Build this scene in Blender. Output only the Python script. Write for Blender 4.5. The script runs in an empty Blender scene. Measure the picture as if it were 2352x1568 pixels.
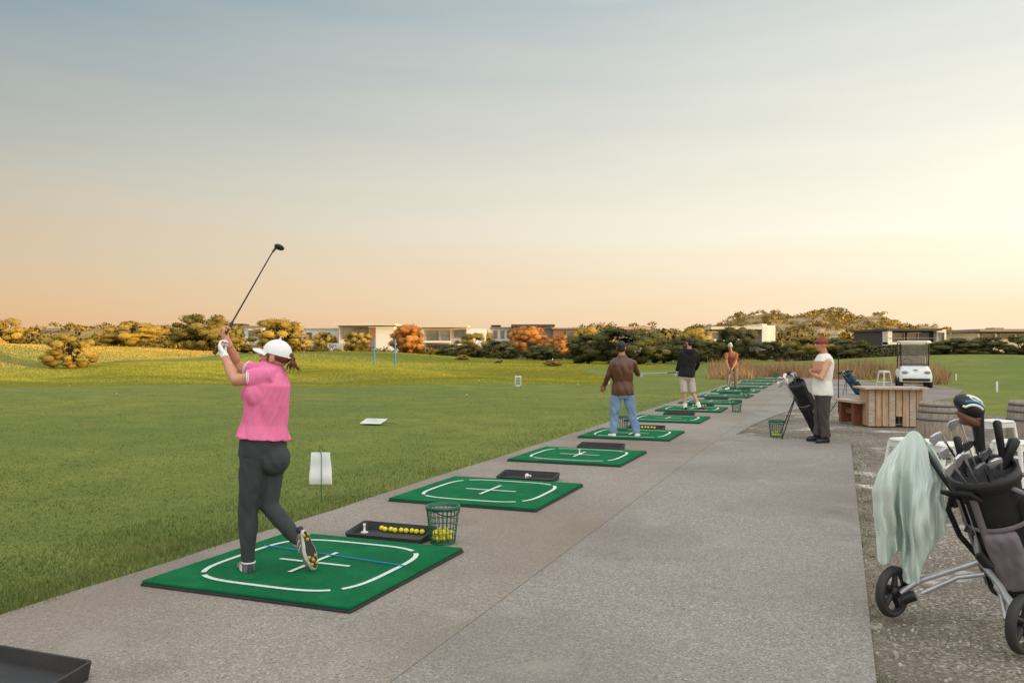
import bpy, bmesh, math, random
import numpy as np
from mathutils import Vector as V, Matrix as M, noise
from mathutils.geometry import tessellate_polygon
R=random.Random(7); rad=math.radians; sin=math.sin; cos=math.cos; PI=math.pi
S=bpy.context.scene; C=S.collection
F=1930.0; H=1.55; HZ=800.0
def G(px,py,z=0):
    Y=F*(H-z)/(py-HZ); return V(((px-1176)*Y/F,Y,z))
def P(px,py,Y): return V(((px-1176)*Y/F,Y,H-(py-HZ)*Y/F))
A=rad(21.3); UU=V((sin(A),cos(A),0)); VV=V((cos(A),-sin(A),0)); O0=V((-2.42,5.49,0))
def row(s,t,z=0): p=O0+UU*s+VV*t; return V((p.x,p.y,z))
def lerp(a,b,t): return a+(b-a)*t
def sm(a,b,x):
    if abs(b-a)<1e-9: return float(x>a)
    t=max(0,min(1,(x-a)/(b-a))); return t*t*(3-2*t)
def lin(c): return tuple(((x/255)/12.92 if x/255<=.04045 else ((x/255+.055)/1.055)**2.4) for x in c)
# ------------------------------------------------------------ materials
def mat(n,c,lay=None,r=.6,bump=0,bs=80,metal=0,coat=0,st=None,bk='N',spec=None,isl=None,trans=0,bd=.01):
    c=lin(c); m=bpy.data.materials.new(n); m.use_nodes=True; N=m.node_tree.nodes; K=m.node_tree.links
    b=N['Principled BSDF']; b.inputs['Roughness'].default_value=r; b.inputs['Metallic'].default_value=metal
    b.inputs['Coat Weight'].default_value=coat
    if spec is not None: b.inputs['Specular IOR Level'].default_value=spec
    if trans: b.inputs['Transmission Weight'].default_value=trans
    tc=N.new('ShaderNodeTexCoord'); vec=tc.outputs['Object']
    if st:
        mp=N.new('ShaderNodeMapping'); mp.inputs['Scale'].default_value=st; K.new(vec,mp.inputs['Vector']); vec=mp.outputs['Vector']
    rg=N.new('ShaderNodeRGB'); rg.outputs[0].default_value=(*c,1); cur=rg.outputs[0]
    if lay is None: lay=[('N',9,tuple(x*.72 for x in c),.35,.7,.7)]
    else: lay=[(k,s,lin(q),a,d,f) for k,s,q,a,d,f in lay]
    def tex(k,s):
        if k=='N':
            t=N.new('ShaderNodeTexNoise'); t.inputs['Scale'].default_value=s; t.inputs['Detail'].default_value=5; K.new(vec,t.inputs['Vector']); return t.outputs['Fac']
        if k=='W':
            t=N.new('ShaderNodeTexWave'); t.inputs['Scale'].default_value=s; t.bands_direction='Z'; K.new(vec,t.inputs['Vector']); return t.outputs['Fac']
        t=N.new('ShaderNodeTexVoronoi'); t.inputs['Scale'].default_value=s; K.new(vec,t.inputs['Vector'])
        q=N.new('ShaderNodeSeparateColor'); K.new(t.outputs['Color'],q.inputs[0]); return q.outputs[0]
    def mixc(fac,lo,hi,f,col):
        nonlocal cur
        mr=N.new('ShaderNodeMapRange'); mr.inputs[1].default_value=lo; mr.inputs[2].default_value=hi; mr.inputs[3].default_value=0; mr.inputs[4].default_value=f
        K.new(fac,mr.inputs[0]); mx=N.new('ShaderNodeMix'); mx.data_type='RGBA'; K.new(mr.outputs[0],mx.inputs[0]); K.new(cur,mx.inputs[6]); mx.inputs[7].default_value=(*col,1); cur=mx.outputs[2]
    if isl:
        g=N.new('ShaderNodeNewGeometry'); mixc(g.outputs['Random Per Island'],0,1,1,lin(isl))
    for k,s,q,a,d,f in lay: mixc(tex(k,s),a,d,f,q)
    K.new(cur,b.inputs['Base Color'])
    if bump:
        bp=N.new('ShaderNodeBump'); bp.inputs['Strength'].default_value=bump; bp.inputs['Distance'].default_value=bd
        K.new(tex(bk,bs),bp.inputs['Height']); K.new(bp.outputs[0],b.inputs['Normal'])
    return m
# ------------------------------------------------------------ mesh builder
def frame(x,y,z,p):
    m=M((x,y,z)).transposed().to_4x4(); m.translation=p; return m
class MB:
    def __init__(s): s.v=[];s.f=[];s.mi=[];s.sm=[]
    def add(s,vs,fs,sm=False,T=None,mi=0):
        o=len(s.v); s.v+=[tuple(T@V(p)) if T else tuple(p) for p in vs]
        s.f+=[tuple(i+o for i in f) for f in fs]; s.sm+=[sm]*len(fs); s.mi+=[mi]*len(fs); return s
    def box(s,c,d,T=None,bev=0,rz=0,mi=0,rx=0,ry=0):
        bm=bmesh.new(); bmesh.ops.create_cube(bm,size=1)
        for q in bm.verts: q.co=V((q.co.x*d[0],q.co.y*d[1],q.co.z*d[2]))
        if bev: bmesh.ops.bevel(bm,geom=bm.edges[:],offset=bev,segments=2,affect='EDGES',profile=.5)
        X=M.Translation(V(c))@M.Rotation(rz,4,'Z')@M.Rotation(ry,4,'Y')@M.Rotation(rx,4,'X')
        if T: X=T@X
        bm.verts.index_update()
        s.add([q.co.copy() for q in bm.verts],[[q.index for q in f.verts] for f in bm.faces],False,X,mi); bm.free(); return s
    def loft(s,rings,sm=True,cap=True,T=None,mi=0):
        n=len(rings[0]); vs=[p for r in rings for p in r]; fs=[]
        for i in range(len(rings)-1):
            for j in range(n):
                a=i*n+j;b=i*n+(j+1)%n; fs.append((a,b,b+n,a+n))
        s.add(vs,fs,sm,T,mi)
        if cap: s.add(rings[0],[tuple(range(n))[::-1]],False,T,mi); s.add(rings[-1],[tuple(range(n))],False,T,mi)
        return s
    def tube(s,pts,r,n=8,T=None,mi=0,cap=True,sm=True):
        pts=[V(p) for p in pts]; k=len(pts)
        if not isinstance(r,(list,tuple)): r=[r]*k
        rings=[]; a=(pts[1]-pts[0]).normalized().orthogonal().normalized()
        for i,p in enumerate(pts):
            t=(pts[min(i+1,k-1)]-pts[max(i-1,0)]).normalized()
            a=(a-t*a.dot(t)).normalized(); b=t.cross(a)
            rings.append([p+(a*cos(2*PI*j/n)+b*sin(2*PI*j/n))*r[i] for j in range(n)])
        return s.loft(rings,sm,cap,T,mi)
    def sph(s,c,d,T=None,n=14,m=9,mi=0,z0=-1):
        if not isinstance(d,(list,tuple)): d=(d,d,d)
        c=V(c); a0=math.asin(z0); rings=[]
        for i in range(m+1):
            a=a0+(PI/2-a0)*i/m; q=max(cos(a),.004)
            rings.append([c+V((d[0]*q*cos(2*PI*j/n),d[1]*q*sin(2*PI*j/n),d[2]*sin(a))) for j in range(n)])
        return s.loft(rings,True,True,T,mi)
    def lathe(s,prof,n=20,T=None,mi=0,cap=True,sm=True):
        return s.loft([[V((r*cos(2*PI*j/n),r*sin(2*PI*j/n),z)) for j in range(n)] for r,z in prof],sm,cap,T,mi)
    def build(s,name,m,par=None,label=None,nor=None):
        me=bpy.data.meshes.new(name); vs=s.v
        if par: I=PM(par).inverted(); vs=[tuple(I@V(p)) for p in vs]
        me.from_pydata(vs,[],s.f)
        for q in (m if isinstance(m,(list,tuple)) else [m]): me.materials.append(q)
        me.polygons.foreach_set('use_smooth',s.sm); me.polygons.foreach_set('material_index',s.mi); me.update()
        if nor: me.normals_split_custom_set_from_vertices(nor)
        o=bpy.data.objects.new(name,me); C.objects.link(o)
        if par: o.parent=par
        if label: o['label']=label
        return o
def PM(o):
    m=o.matrix_basis.copy()
    while o.parent: o=o.parent; m=o.matrix_basis@m
    return m
def tag(o,label,cat,group=None,kind=None):
    if label: o['label']=label
    if cat: o['category']=cat
    if group: o['group']=group
    if kind: o['kind']=kind
    return o
def thing(name,label,cat,loc=(0,0,0),rz=0,group=None):
    o=bpy.data.objects.new(name,None); C.objects.link(o); o.location=loc; o.rotation_euler=(0,0,rz); o.empty_display_size=.1
    return tag(o,label,cat,group)
def dup(root,loc,rz=0,label=None,scale=None,group=None):
    r=root.copy(); C.objects.link(r); r.location=loc; r.rotation_euler=(0,0,rz)
    if label: r['label']=label
    if group: r['group']=group
    if scale: r.scale=scale
    def rec(a,b):
        for ch in list(a.children):
            c=ch.copy(); C.objects.link(c); c.parent=b; rec(ch,c)
    rec(root,r); return r
def struct(o,label=None,cat=None): o['kind']='structure'; return tag(o,label,cat)
def skin(mb,vx,it=4,fold=0,fs=8):
    me=bpy.data.meshes.new('t'); me.from_pydata(mb.v,[],mb.f); o=bpy.data.objects.new('t',me); C.objects.link(o)
    a=o.modifiers.new('r','REMESH'); a.mode='VOXEL'; a.voxel_size=vx
    if it: b=o.modifiers.new('s','SMOOTH'); b.iterations=it; b.factor=.5
    dg=bpy.context.evaluated_depsgraph_get(); m2=bpy.data.meshes.new_from_object(o.evaluated_get(dg))
    vs=[]
    for q in m2.vertices:
        p=q.co.copy()
        if fold:
            w=V((p.x*fs,p.y*fs,p.z*fs*.55+p.x*fs*.5)); p+=q.normal*fold*(abs(noise.noise(w))*1.6-.25+.4*noise.noise(w*2.3))
        vs.append(p)
    out=MB(); out.add(vs,[tuple(f.vertices) for f in m2.polygons],True)
    bpy.data.objects.remove(o); bpy.data.meshes.remove(m2); bpy.data.meshes.remove(me); return out
def rrect(w,d,r,n=4,z=0,cx=0,cy=0):
    o=[]
    for q,(sx,sy) in enumerate(((1,1),(-1,1),(-1,-1),(1,-1))):
        for i in range(n+1):
            a=PI/2*(q+i/n); o.append(V((cx+sx*(w/2-r)+r*cos(a),cy+sy*(d/2-r)+r*sin(a),z)))
    return o
# ------------------------------------------------------------ world, sun, camera
SAZ=112; SEL=3.4
w=bpy.data.worlds.new("World"); S.world=w; w.use_nodes=True; N=w.node_tree.nodes; K=w.node_tree.links
bg=N['Background']; sky=N.new('ShaderNodeTexSky'); sky.sky_type='NISHITA'; sky.sun_disc=False; sky.sun_elevation=rad(SEL); sky.sun_rotation=rad(SAZ)
K.new(sky.outputs[0],bg.inputs[0]); bg.inputs[1].default_value=.05
tc=N.new('ShaderNodeTexCoord'); sx=N.new('ShaderNodeSeparateXYZ'); K.new(tc.outputs['Generated'],sx.inputs[0])
def ramp(st):
    r=N.new('ShaderNodeValToRGB'); e=r.color_ramp.elements
    while len(e)<len(st): e.new(.5)
    for q,(p,c,k) in zip(e,st): q.position=p; q.color=(*[x*k for x in lin(c)],1)
    return r
# faint streaks of thin high cloud bend the elevation a little
mp=N.new('ShaderNodeMapping'); mp.inputs['Scale'].default_value=(1.2,1.2,11); mp.inputs['Rotation'].default_value=(0,rad(14),0); K.new(tc.outputs['Generated'],mp.inputs[0])
nz=N.new('ShaderNodeTexNoise'); nz.inputs['Scale'].default_value=2.4; nz.inputs['Detail'].default_value=6; K.new(mp.outputs[0],nz.inputs['Vector'])
mz=N.new('ShaderNodeMath'); mz.operation='MULTIPLY_ADD'; mz.inputs[1].default_value=.10; K.new(nz.outputs['Fac'],mz.inputs[0]); K.new(sx.outputs[2],mz.inputs[2])
rl=ramp([(0,(210,168,132),1),(.08,(214,174,140),1),(.23,(180,174,162),1),(.44,(112,138,153),1),(.62,(206,206,204),1.5),(1,(214,214,214),1.5)])
rr=ramp([(0,(252,224,190),1),(.08,(255,232,200),1),(.19,(255,247,228),1.1),(.44,(218,222,217),1),(.62,(224,222,218),1.5),(1,(214,214,214),1.5)])
for r in (rl,rr): K.new(mz.outputs[0],r.inputs[0])
mr=N.new('ShaderNodeMapRange'); mr.inputs[1].default_value=-.56; mr.inputs[2].default_value=.52; K.new(sx.outputs[0],mr.inputs[0])
mx=N.new('ShaderNodeMix'); mx.data_type='RGBA'; K.new(mr.outputs[0],mx.inputs[0]); K.new(rl.outputs[0],mx.inputs[6]); K.new(rr.outputs[0],mx.inputs[7])
# sky half around the low sun and behind the viewer, brightened as fill light
my=N.new('ShaderNodeMapRange'); my.inputs[1].default_value=.35; my.inputs[2].default_value=-.5; my.inputs[3].default_value=.95; my.inputs[4].default_value=1.65; K.new(sx.outputs[1],my.inputs[0])
b2=N.new('ShaderNodeBackground'); K.new(mx.outputs[2],b2.inputs[0]); K.new(my.outputs[0],b2.inputs[1])
ad=N.new('ShaderNodeAddShader'); K.new(bg.outputs[0],ad.inputs[0]); K.new(b2.outputs[0],ad.inputs[1]); K.new(ad.outputs[0],N['World Output'].inputs[0])
TS=V((sin(rad(SAZ))*cos(rad(SEL)),cos(rad(SAZ))*cos(rad(SEL)),sin(rad(SEL)))); TE=math.tan(rad(SEL))
sd=bpy.data.lights.new('sun','SUN'); sd.energy=5; sd.angle=rad(.5); sd.color=(1,.70,.34); so=bpy.data.objects.new('sun',sd); C.objects.link(so); so.rotation_euler=TS.to_track_quat('Z','Y').to_euler()
cd=bpy.data.cameras.new('camera'); cam=bpy.data.objects.new('camera',cd); C.objects.link(cam); cam.location=(0,0,H); cam.rotation_euler=(PI/2,0,0)
cd.lens=36*F/2352; cd.sensor_width=36; cd.shift_y=16/2352; cd.clip_end=3000; cd.clip_start=.05; S.camera=cam
S.view_settings.view_transform='Standard'; S.view_settings.look='None'
# ------------------------------------------------------------ material set
GR=mat('grass_ground',(108,120,60),[('N',.10,(132,136,62),.38,.62,.9),('N',.9,(94,110,52),.4,.65,.7),('N',7,(82,94,46),.45,.7,.5),('N',.5,(142,120,84),.68,.78,.6),('N',90,(128,134,78),.5,.7,.6)],r=.95,bump=.7,bs=30,spec=.1,bd=.025)
BL=mat('grass_blade',(96,110,58),[('N',.7,(122,126,74),.45,.7,.7),('N',.55,(142,120,86),.64,.74,.7)],r=.8,isl=(112,120,68),spec=.15)
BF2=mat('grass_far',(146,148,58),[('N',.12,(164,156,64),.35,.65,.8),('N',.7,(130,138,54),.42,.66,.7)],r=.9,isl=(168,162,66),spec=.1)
BF3=mat('grass_bank_sun',(206,170,88),[('N',.10,(176,154,76),.38,.62,.9),('N',.5,(150,142,66),.5,.7,.8)],r=.9,isl=(214,180,98),spec=.1)  # gold of the low sun put into the dry bank grass colour
RD=mat('dry_reed',(152,122,90),[('N',.5,(116,90,62),.4,.7,.7)],r=.9,isl=(190,158,116),spec=.1)
PAT=[('V',95,(188,181,172),.6,.95,.65),('V',115,(92,86,80),.74,.95,.65),('N',.4,(120,113,105),.44,.66,.65),('N',1.9,(164,157,149),.56,.74,.5),('N',.9,(106,98,90),.62,.72,.5)]
CL=mat('concrete_left',(148,140,131),PAT+[('N',.22,(132,117,103),.42,.6,.55)],r=.85,bump=.45,bs=95,bk='V',spec=.12,bd=.007)
CR=mat('concrete_right',(142,137,131),PAT,r=.85,bump=.45,bs=95,bk='V',spec=.12,bd=.007)
GV=mat('gravel',(132,122,110),[('V',60,(188,180,168),.6,.95,.85),('V',76,(74,69,62),.66,.95,.85),('N',.8,(104,95,84),.42,.66,.75),('N',1.1,(98,98,66),.62,.74,.45),('N',1.3,(212,207,200),.60,.68,.85)],r=.95,bump=1,bs=50,bk='V',spec=.1,bd=.025)
STN=mat('gravel_stone',(152,145,135),[('N',3,(112,105,96),.4,.6,.7)],r=.9,isl=(206,199,189))
AS=mat('asphalt',(134,128,122),[('V',60,(158,150,143),.6,.95,.6),('N',.6,(116,109,104),.4,.7,.7)],r=.9,bump=.4,bs=80,spec=.15)
DK=mat('dark_joint',(116,110,103),r=.95)
TF=mat('mat_turf',(20,118,72),[('N',120,(14,90,54),.4,.65,.8),('N',4,(34,132,82),.45,.7,.6),('N',1.5,(16,102,62),.45,.65,.6)],r=.9,bump=1,bs=220,spec=.1)
WT=mat('white_turf_line',(226,232,226),[('N',90,(170,196,180),.45,.65,.7)],r=.9,bump=.6,bs=220)
RB=mat('black_rubber',(44,44,46),[('N',5,(62,60,58),.4,.7,.6),('N',60,(36,36,38),.5,.7,.5)],r=.65)
YB=mat('yellow_ball',(236,224,40),[('N',30,(214,200,30),.5,.7,.5)],r=.35,bump=.3,bs=260,bk='V')
WP=mat('white_plastic',(232,232,228),r=.4)
WM=mat('white_metal',(226,226,222),[('N',6,(200,194,184),.55,.75,.6)],r=.45)
GP=mat('green_plastic',(16,98,72),r=.4)
BP=mat('blue_paint',(42,128,200),r=.5)
SBL=mat('sign_ink',(150,170,168),r=.6)
BK=mat('black_plastic',(26,27,30),r=.45)
BF=mat('black_fabric',(28,28,33),[('N',8,(44,43,48),.4,.7,.6)],r=.85,bump=.4,bs=160)
GF=mat('grey_fabric',(128,120,128),[('N',8,(104,98,106),.4,.7,.6)],r=.85,bump=.3,bs=160)
NB=mat('navy_fabric',(40,78,104),r=.75)
HC=mat('cover_black',(22,26,34),r=.45); HBL=mat('cover_blue',(70,130,160),r=.5)
SM=mat('steel',(214,214,218),[('N',20,(160,160,164),.4,.7,.6)],r=.28,metal=.85)
SD=mat('dark_steel',(112,114,120),[('N',20,(84,86,92),.4,.7,.6)],r=.3,metal=.9)
DS=mat('dark_shaft',(38,38,40),r=.3,metal=.6)
AL=mat('aluminium',(192,194,198),[('N',12,(172,172,174),.4,.7,.5)],r=.4,metal=.75)
SK=mat('skin',(206,150,124),[('N',18,(188,122,98),.45,.7,.6)],r=.55)
SKD=mat('skin_tan',(194,138,108),[('N',18,(172,114,86),.45,.7,.6)],r=.55)
PK=mat('pink_cotton',(240,130,176),[('N',3,(229,113,162),.4,.7,.6)],r=.9,bump=.4,bs=260,bd=.005,spec=.2)
CH=mat('charcoal_cotton',(60,66,70),[('N',4,(48,52,56),.4,.7,.6)],r=.85,bump=.4,bs=200)
WC=mat('white_cotton',(240,242,244),[('N',5,(228,232,236),.4,.7,.5)],r=.85,bump=.2,bs=200)
HR=mat('auburn_hair',(116,66,42),[('N',60,(72,40,26),.4,.65,.8)],r=.5,st=(6,6,1),bump=.8,bs=50)
HB=mat('dark_hair',(36,28,24),[('N',60,(18,14,12),.4,.65,.8)],r=.5,bump=.6,bs=60)
LB=mat('brown_leather',(94,60,42),[('N',6,(72,45,31),.4,.7,.6)],r=.3,bump=.3,bs=60)
JN=mat('blue_denim',(118,146,182),[('N',6,(144,168,198),.45,.7,.8),('N',3,(96,122,160),.5,.75,.6)],r=.9,bump=.3,bs=200)
BH=mat('black_cotton',(22,22,26),r=.9)
SG=mat('stone_cotton',(200,190,182),[('N',6,(184,172,164),.4,.7,.5)],r=.9)
BT=mat('brown_cotton',(160,100,76),r=.9)
KH=mat('khaki_cotton',(142,126,104),r=.9)
VW=mat('vest_cream',(236,233,226),[('N',6,(226,222,214),.4,.7,.5)],r=.9)
TN=mat('tan_knit',(214,164,134),[('N',20,(200,148,118),.4,.7,.5)],r=.9)
DT=mat('dark_trousers',(76,69,66),[('N',5,(60,56,54),.4,.7,.6)],r=.9)
SH=mat('shoe_grey',(128,120,120),[('N',20,(96,90,90),.4,.7,.7)],r=.7)
SO=mat('shoe_sole',(222,218,212),r=.6)
GS=mat('gold_spike',(190,164,40),r=.5)
EY=mat('eye_dark',(30,22,20),r=.2); LP=mat('lip',(170,90,84),r=.5)
RS=mat('beanie_rust',(140,66,54),r=.95); RS2=mat('beanie_dark',(196,140,112),r=.95)
RW=mat('beanie_white_stripes',(226,226,226),[('W',9,(60,60,70),.5,.6,1)],r=.95)
TW=mat('mint_towel',(220,234,227),[('N',3,(208,226,217),.4,.7,.5)],r=1,bump=.5,bs=260,spec=.05)
WD=mat('weathered_wood',(200,170,138),[('N',6,(156,124,96),.4,.65,.8),('N',2,(214,190,162),.5,.7,.6)],r=.85,st=(6,6,1),bump=.4,bs=30,isl=(178,144,112))
WDH=mat('weathered_top',(196,178,158),[('N',6,(156,136,118),.4,.65,.8)],r=.85,st=(1,8,8),bump=.4,bs=30)
WB=mat('red_brown_wood',(124,74,50),[('N',6,(94,56,38),.4,.65,.8)],r=.8,st=(6,6,1))
BO=mat('barrel_oak',(166,154,140),[('N',7,(124,112,100),.4,.65,.8)],r=.85,st=(5,5,.8),bump=.4,bs=30)
HI=mat('hoop_iron',(130,126,122),r=.6,metal=.5)
BRN=mat('brown_sole',(112,76,52),r=.4)
h_w=mat('house_white',(234,228,220),r=.8); h_c=mat('house_cream',(218,202,180),r=.8); h_g=mat('house_grey',(146,134,124),r=.8); h_d=mat('house_dark',(78,71,66),r=.8); h_b=mat('house_brown',(152,112,86),r=.8); h_t=mat('tan_roof',(196,160,124),r=.8)
GL=mat('window_glass',(98,98,96),[('N',.6,(140,130,116),.4,.7,.7)],r=.12,spec=.8)
SP=mat('solar_glass',(30,36,54),r=.2)
TB=mat('tree_bark',(70,54,42),[('N',6,(46,36,28),.4,.7,.7)],r=.95)
def leaf(n,a,b,c): return mat(n,a,[('N',2.2,c,.42,.62,.6)],r=.8,isl=b,spec=.1)
LG=leaf('leaf_sun_gold',(176,146,66),(184,152,70),(150,126,58)); LO=leaf('leaf_sun_orange',(188,124,62),(196,132,66),(160,108,54)); LD=leaf('leaf_dark',(86,85,52),(98,96,58),(70,72,45)); LM=leaf('leaf_olive',(138,120,60),(148,128,64),(116,104,54))  # gold and orange leaves carry low sunlight in their base colour
LH=mat('leaf_hill_sun',(168,138,66),[('N',.11,(122,108,56),.42,.6,.9),('N',.5,(190,154,76),.5,.7,.7)],r=.8,isl=(182,148,70),spec=.1)  # hill scrub gilded in its base colour to look sunlit
SA=mat('dune_scrub_ground',(150,126,80),[('N',.05,(196,168,128),.54,.68,.85),('N',.3,(112,100,60),.45,.65,.8)],r=.95)
# ------------------------------------------------------------ terrain
MD=[(-46,73,.75,24,23),(-17,95,.95,14,8),(-33,112,1.1,20,14),(46,82,1.0,15,13),(8,135,.4,40,18)]
def hgt(x,y):
    h=0
    wv=sm(33,42,y)*(1-sm(60,74,y))*(1-sm(-2,7,x))
    if wv>0: h+=.16*wv*(sin(x*.46+y*.22)+.6*sin(x*.23-y*.31+1))
    f=sm(42,66,y)
    if f>0: h+=f*(sum(a*math.exp(-((x-cx)/sx)**2-((y-cy)/sy)**2) for cx,cy,a,sx,sy in MD)+.1*noise.noise(V((x*.07,y*.07,0))))
    if 46<y<112: h+=1.2*(1-sm(-43,-31+.1*max(0,y-60),x))*sm(46,60,y)*(1-sm(92,112,y))
    return -.03+h
def grid(fn,xs,ys):
    mb=MB(); n=len(xs); mb.add([(x,y,fn(x,y)) for y in ys for x in xs],[(j*n+i,j*n+i+1,(j+1)*n+i+1,(j+1)*n+i) for j in range(len(ys)-1) for i in range(n-1)],True); return mb
xs=[600*math.sinh(4*t)/math.sinh(4) for t in np.linspace(-1,1,181)]; ys=[-120,-60,-20]+list(np.arange(0,32,4))+list(np.arange(32,160,1.4))+[180,220,300,450,700,1200,2200]
struct(grid(hgt,xs,ys).build('ground',GR),'open grass field of the driving range','ground')
def poly(pts,z,th,name,m,label):
    mb=MB(); n=len(pts); vs=[(p.x,p.y,z) for p in pts]; tr=tessellate_polygon([[V(p) for p in vs]])
    tr=[t if (V(vs[t[1]])-V(vs[t[0]])).cross(V(vs[t[2]])-V(vs[t[0]])).z>0 else t[::-1] for t in tr]
    mb.add(vs,tr)
    mb.add(vs+[(p.x,p.y,z-th) for p in pts],[(i,(i+1)%n,(i+1)%n+n,i+n) for i in range(n)])
    return struct(mb.build(name,m),label,name)
wob=lambda s,t: row(s,t+.03*noise.noise(V((s*1.3,t,0))))
poly([row(-9,2.3),row(45,2.3)]+[wob(s,-.3) for s in np.arange(45,-9.1,-.4)],0,.06,'path',CL,'brownish concrete strip under the row of mats')
poly([row(-9,2.308),row(-9,4.4),row(10.85,4.42),row(11.0,3.2),row(11.4,2.5),row(13.78,2.62),row(15.3,2.76),row(16.9,2.95),row(18.3,3.17),row(19.75,3.45),row(21.5,4.0),row(23,4.65),row(30,5),row(45,5),row(45,2.308)],0,.06,'path',CR,'wide grey concrete walkway right of the mats')
struct(MB().box(row(17,2.304,-.004),(.008,52,.004),rz=-A).build('path_joint',DK),'thin dark joint along the concrete walkway','joint')
poly([row(-9,4.3),row(10.9,4.3),row(11.0,2.3),row(20,2.35),row(22,4.5),G(1950,922),G(2110,919),G(2180,940),G(2360,960),V((14,12,0)),V((12,-3,0))],-.022,.03,'gravel',GV,'stony gravel patch beside the walkway')
poly([row(19,3.2),row(23,4.4),row(30,4.9),row(45,4.9),G(2000,877),G(2150,884),G(2215,893),G(2190,913),G(2110,923),G(1950,927)],-.012,.03,'road',AS,'grey asphalt cart road behind the wooden table')
# loose stones and weeds on the gravel
r=np.random.default_rng(8); vs=[];fs=[]
for i in range(9000):
    s=r.uniform(-3,11) if i<7000 else r.uniform(10.9,19); t=(4.42+abs(r.normal(0,1.6))) if i<7000 else r.uniform(3.3,6.5)
    p=row(s,t); k=r.uniform(.004,.012)*(1.6 if r.random()<.05 else 1); a=r.uniform(0,PI); o=len(vs)
    for q in range(5): e_=k*r.uniform(.7,1.2); vs.append((p.x+e_*cos(a+q*1.257),p.y+e_*sin(a+q*1.257),-.024))
    for q in range(5): e_=k*r.uniform(.5,.8); vs.append((p.x+e_*cos(a+q*1.257),p.y+e_*sin(a+q*1.257),-.022+k*.7))
    fs+=[(o+q,o+(q+1)%5,o+5+(q+1)%5,o+5+q) for q in range(5)]+[(o+5,o+6,o+7,o+8,o+9)]
tag(MB().add(vs,fs).build('loose_stones',STN),'loose pale stones strewn over the gravel','stones',kind='stuff')
# dune hills behind, and an unseen ridge added on the right to shade the range
def hillmesh(name,cx,cy,rx,ry,h,rot,label,n=60):
    fn=lambda x,y: h*math.exp(-(x/rx)**2-(y/ry)**2)*(1+.42*noise.noise(V((x*5/rx,y*3/ry,cx))))-.6
    mb=grid(fn,np.linspace(-2.2*rx,2.2*rx,n),np.linspace(-2*ry,2*ry,24)); T=M.Translation((cx,cy,0))@M.Rotation(rot,4,'Z')
    mb.v=[tuple(T@V(p)) for p in mb.v]; struct(mb.build(name,SA),label,'hill'); return fn,T
h1=hillmesh('hill',114,320,60,40,14.8,0,'scrub covered dune hill behind the houses on the right')
h2=hillmesh('hill',-130,260,110,30,7.8,0,'low scrub ridge behind the trees on the left')
h3=hillmesh('hill',40,330,60,25,9.8,0,'low scrub rise behind the houses in the middle')
q=MB(); rings=[]
per=V((-TS.y,TS.x,0)).normalized(); ts=V((TS.x,TS.y,0)).normalized()
gs=lambda x,c,s: math.exp(-((x-c)/s)**2)
def wq(x,y): p=V((x,y,0)); return p.dot(per),p.dot(ts)
# crest height from where the shade has to reach: foreground fully shaded, middle belt half shaded, far left and houses lit
w_m,q_m=wq(-9,46); w_l,q_l=wq(-30,62)
for w_ in np.arange(-260,380,.8):
    base=2.6+155*TE
    base+=-1.5*sm(w_l-9,w_l-3,w_)+1.9*sm(82,88,w_)-1.2*sm(101,106,w_)-2.2*sm(112,120,w_)
    hh=base+(.25*noise.noise(V((w_*.05,3,0)))+.2*noise.noise(V((w_*.21,9,0))))-3.0*gs(w_,w_m-1,1.7)-2.4*gs(w_,w_m-5.5,1.0)-2.6*gs(w_,w_m+4.5,1.2)-1.8*gs(w_,w_m-9,.8)
    c=ts*150+per*w_; rings.append([c-ts*45+V((0,0,-1)),c-ts*14+V((0,0,hh*.62)),c+V((0,0,hh)),c+ts*18+V((0,0,hh*.55)),c+ts*45+V((0,0,-1))])
q.loft(rings,True,True); struct(q.build('hill',SA),'long unseen ridge added to shade the range','hill')
# foliage quads carry clump normals so that masses shade as rounded clumps
def leafq(vs,fs,ns,p,d,k,r,nv):
    a=V(r.normal(size=3)).normalized(); b=V(r.normal(size=3)); b=(b-a*b.dot(a)).normalized()*k; a=a*k
    if a.cross(b).dot(d)>0: b=-b
    o=len(vs); vs+=[p-a,p+b,p+a,p-b]; fs.append((o,o+1,o+2,o+3)); ns+=[nv]*4
def clump(vs,fs,ns,c,s,r,nl=70,lk=.17,fl=.75):
    for k in range(nl):
        d=r.normal(size=3); d/=np.linalg.norm(d); d[2]=abs(d[2]); d=V(d); p=c+V((d.x,d.y,d.z*fl))*s*r.uniform(.6,1.1)
        leafq(vs,fs,ns,p,d,s*lk*r.uniform(.7,1.2),r,(d+V(r.normal(size=3))*.15).normalized())
def leafbuild(vs,fs,ns,name,m): 
    mb=MB(); mb.add(vs,fs,True); return mb.build(name,m,None,None,ns)
def scrub(hf,n,name,m,label,seed,rx,ry,s0=1.0,s1=2.4):
    fn,T=hf; r=np.random.default_rng(seed); vs=[];fs=[];ns=[]
    for i in range(n):
        x=r.uniform(-1.7,1.7)*rx; y=r.uniform(-1.4,.3)*ry; z=fn(x,y)
        if z<.3 or noise.noise(V((x*.09,y*.06,seed)))<-.28: continue
        clump(vs,fs,ns,T@V((x,y,z)),r.uniform(s0,s1),r,64,.15,.8)
    tag(leafbuild(vs,fs,ns,name,m),label,'scrub',kind='stuff')
scrub(h1,1900,'dune_scrub',LH,'scrub bushes covering the dune hill on the right',1,60,40,.9,2.0)
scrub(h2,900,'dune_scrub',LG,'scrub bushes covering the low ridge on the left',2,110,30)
scrub(h3,650,'dune_scrub',LH,'scrub bushes on the rise behind the middle houses',3,60,25)
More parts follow.
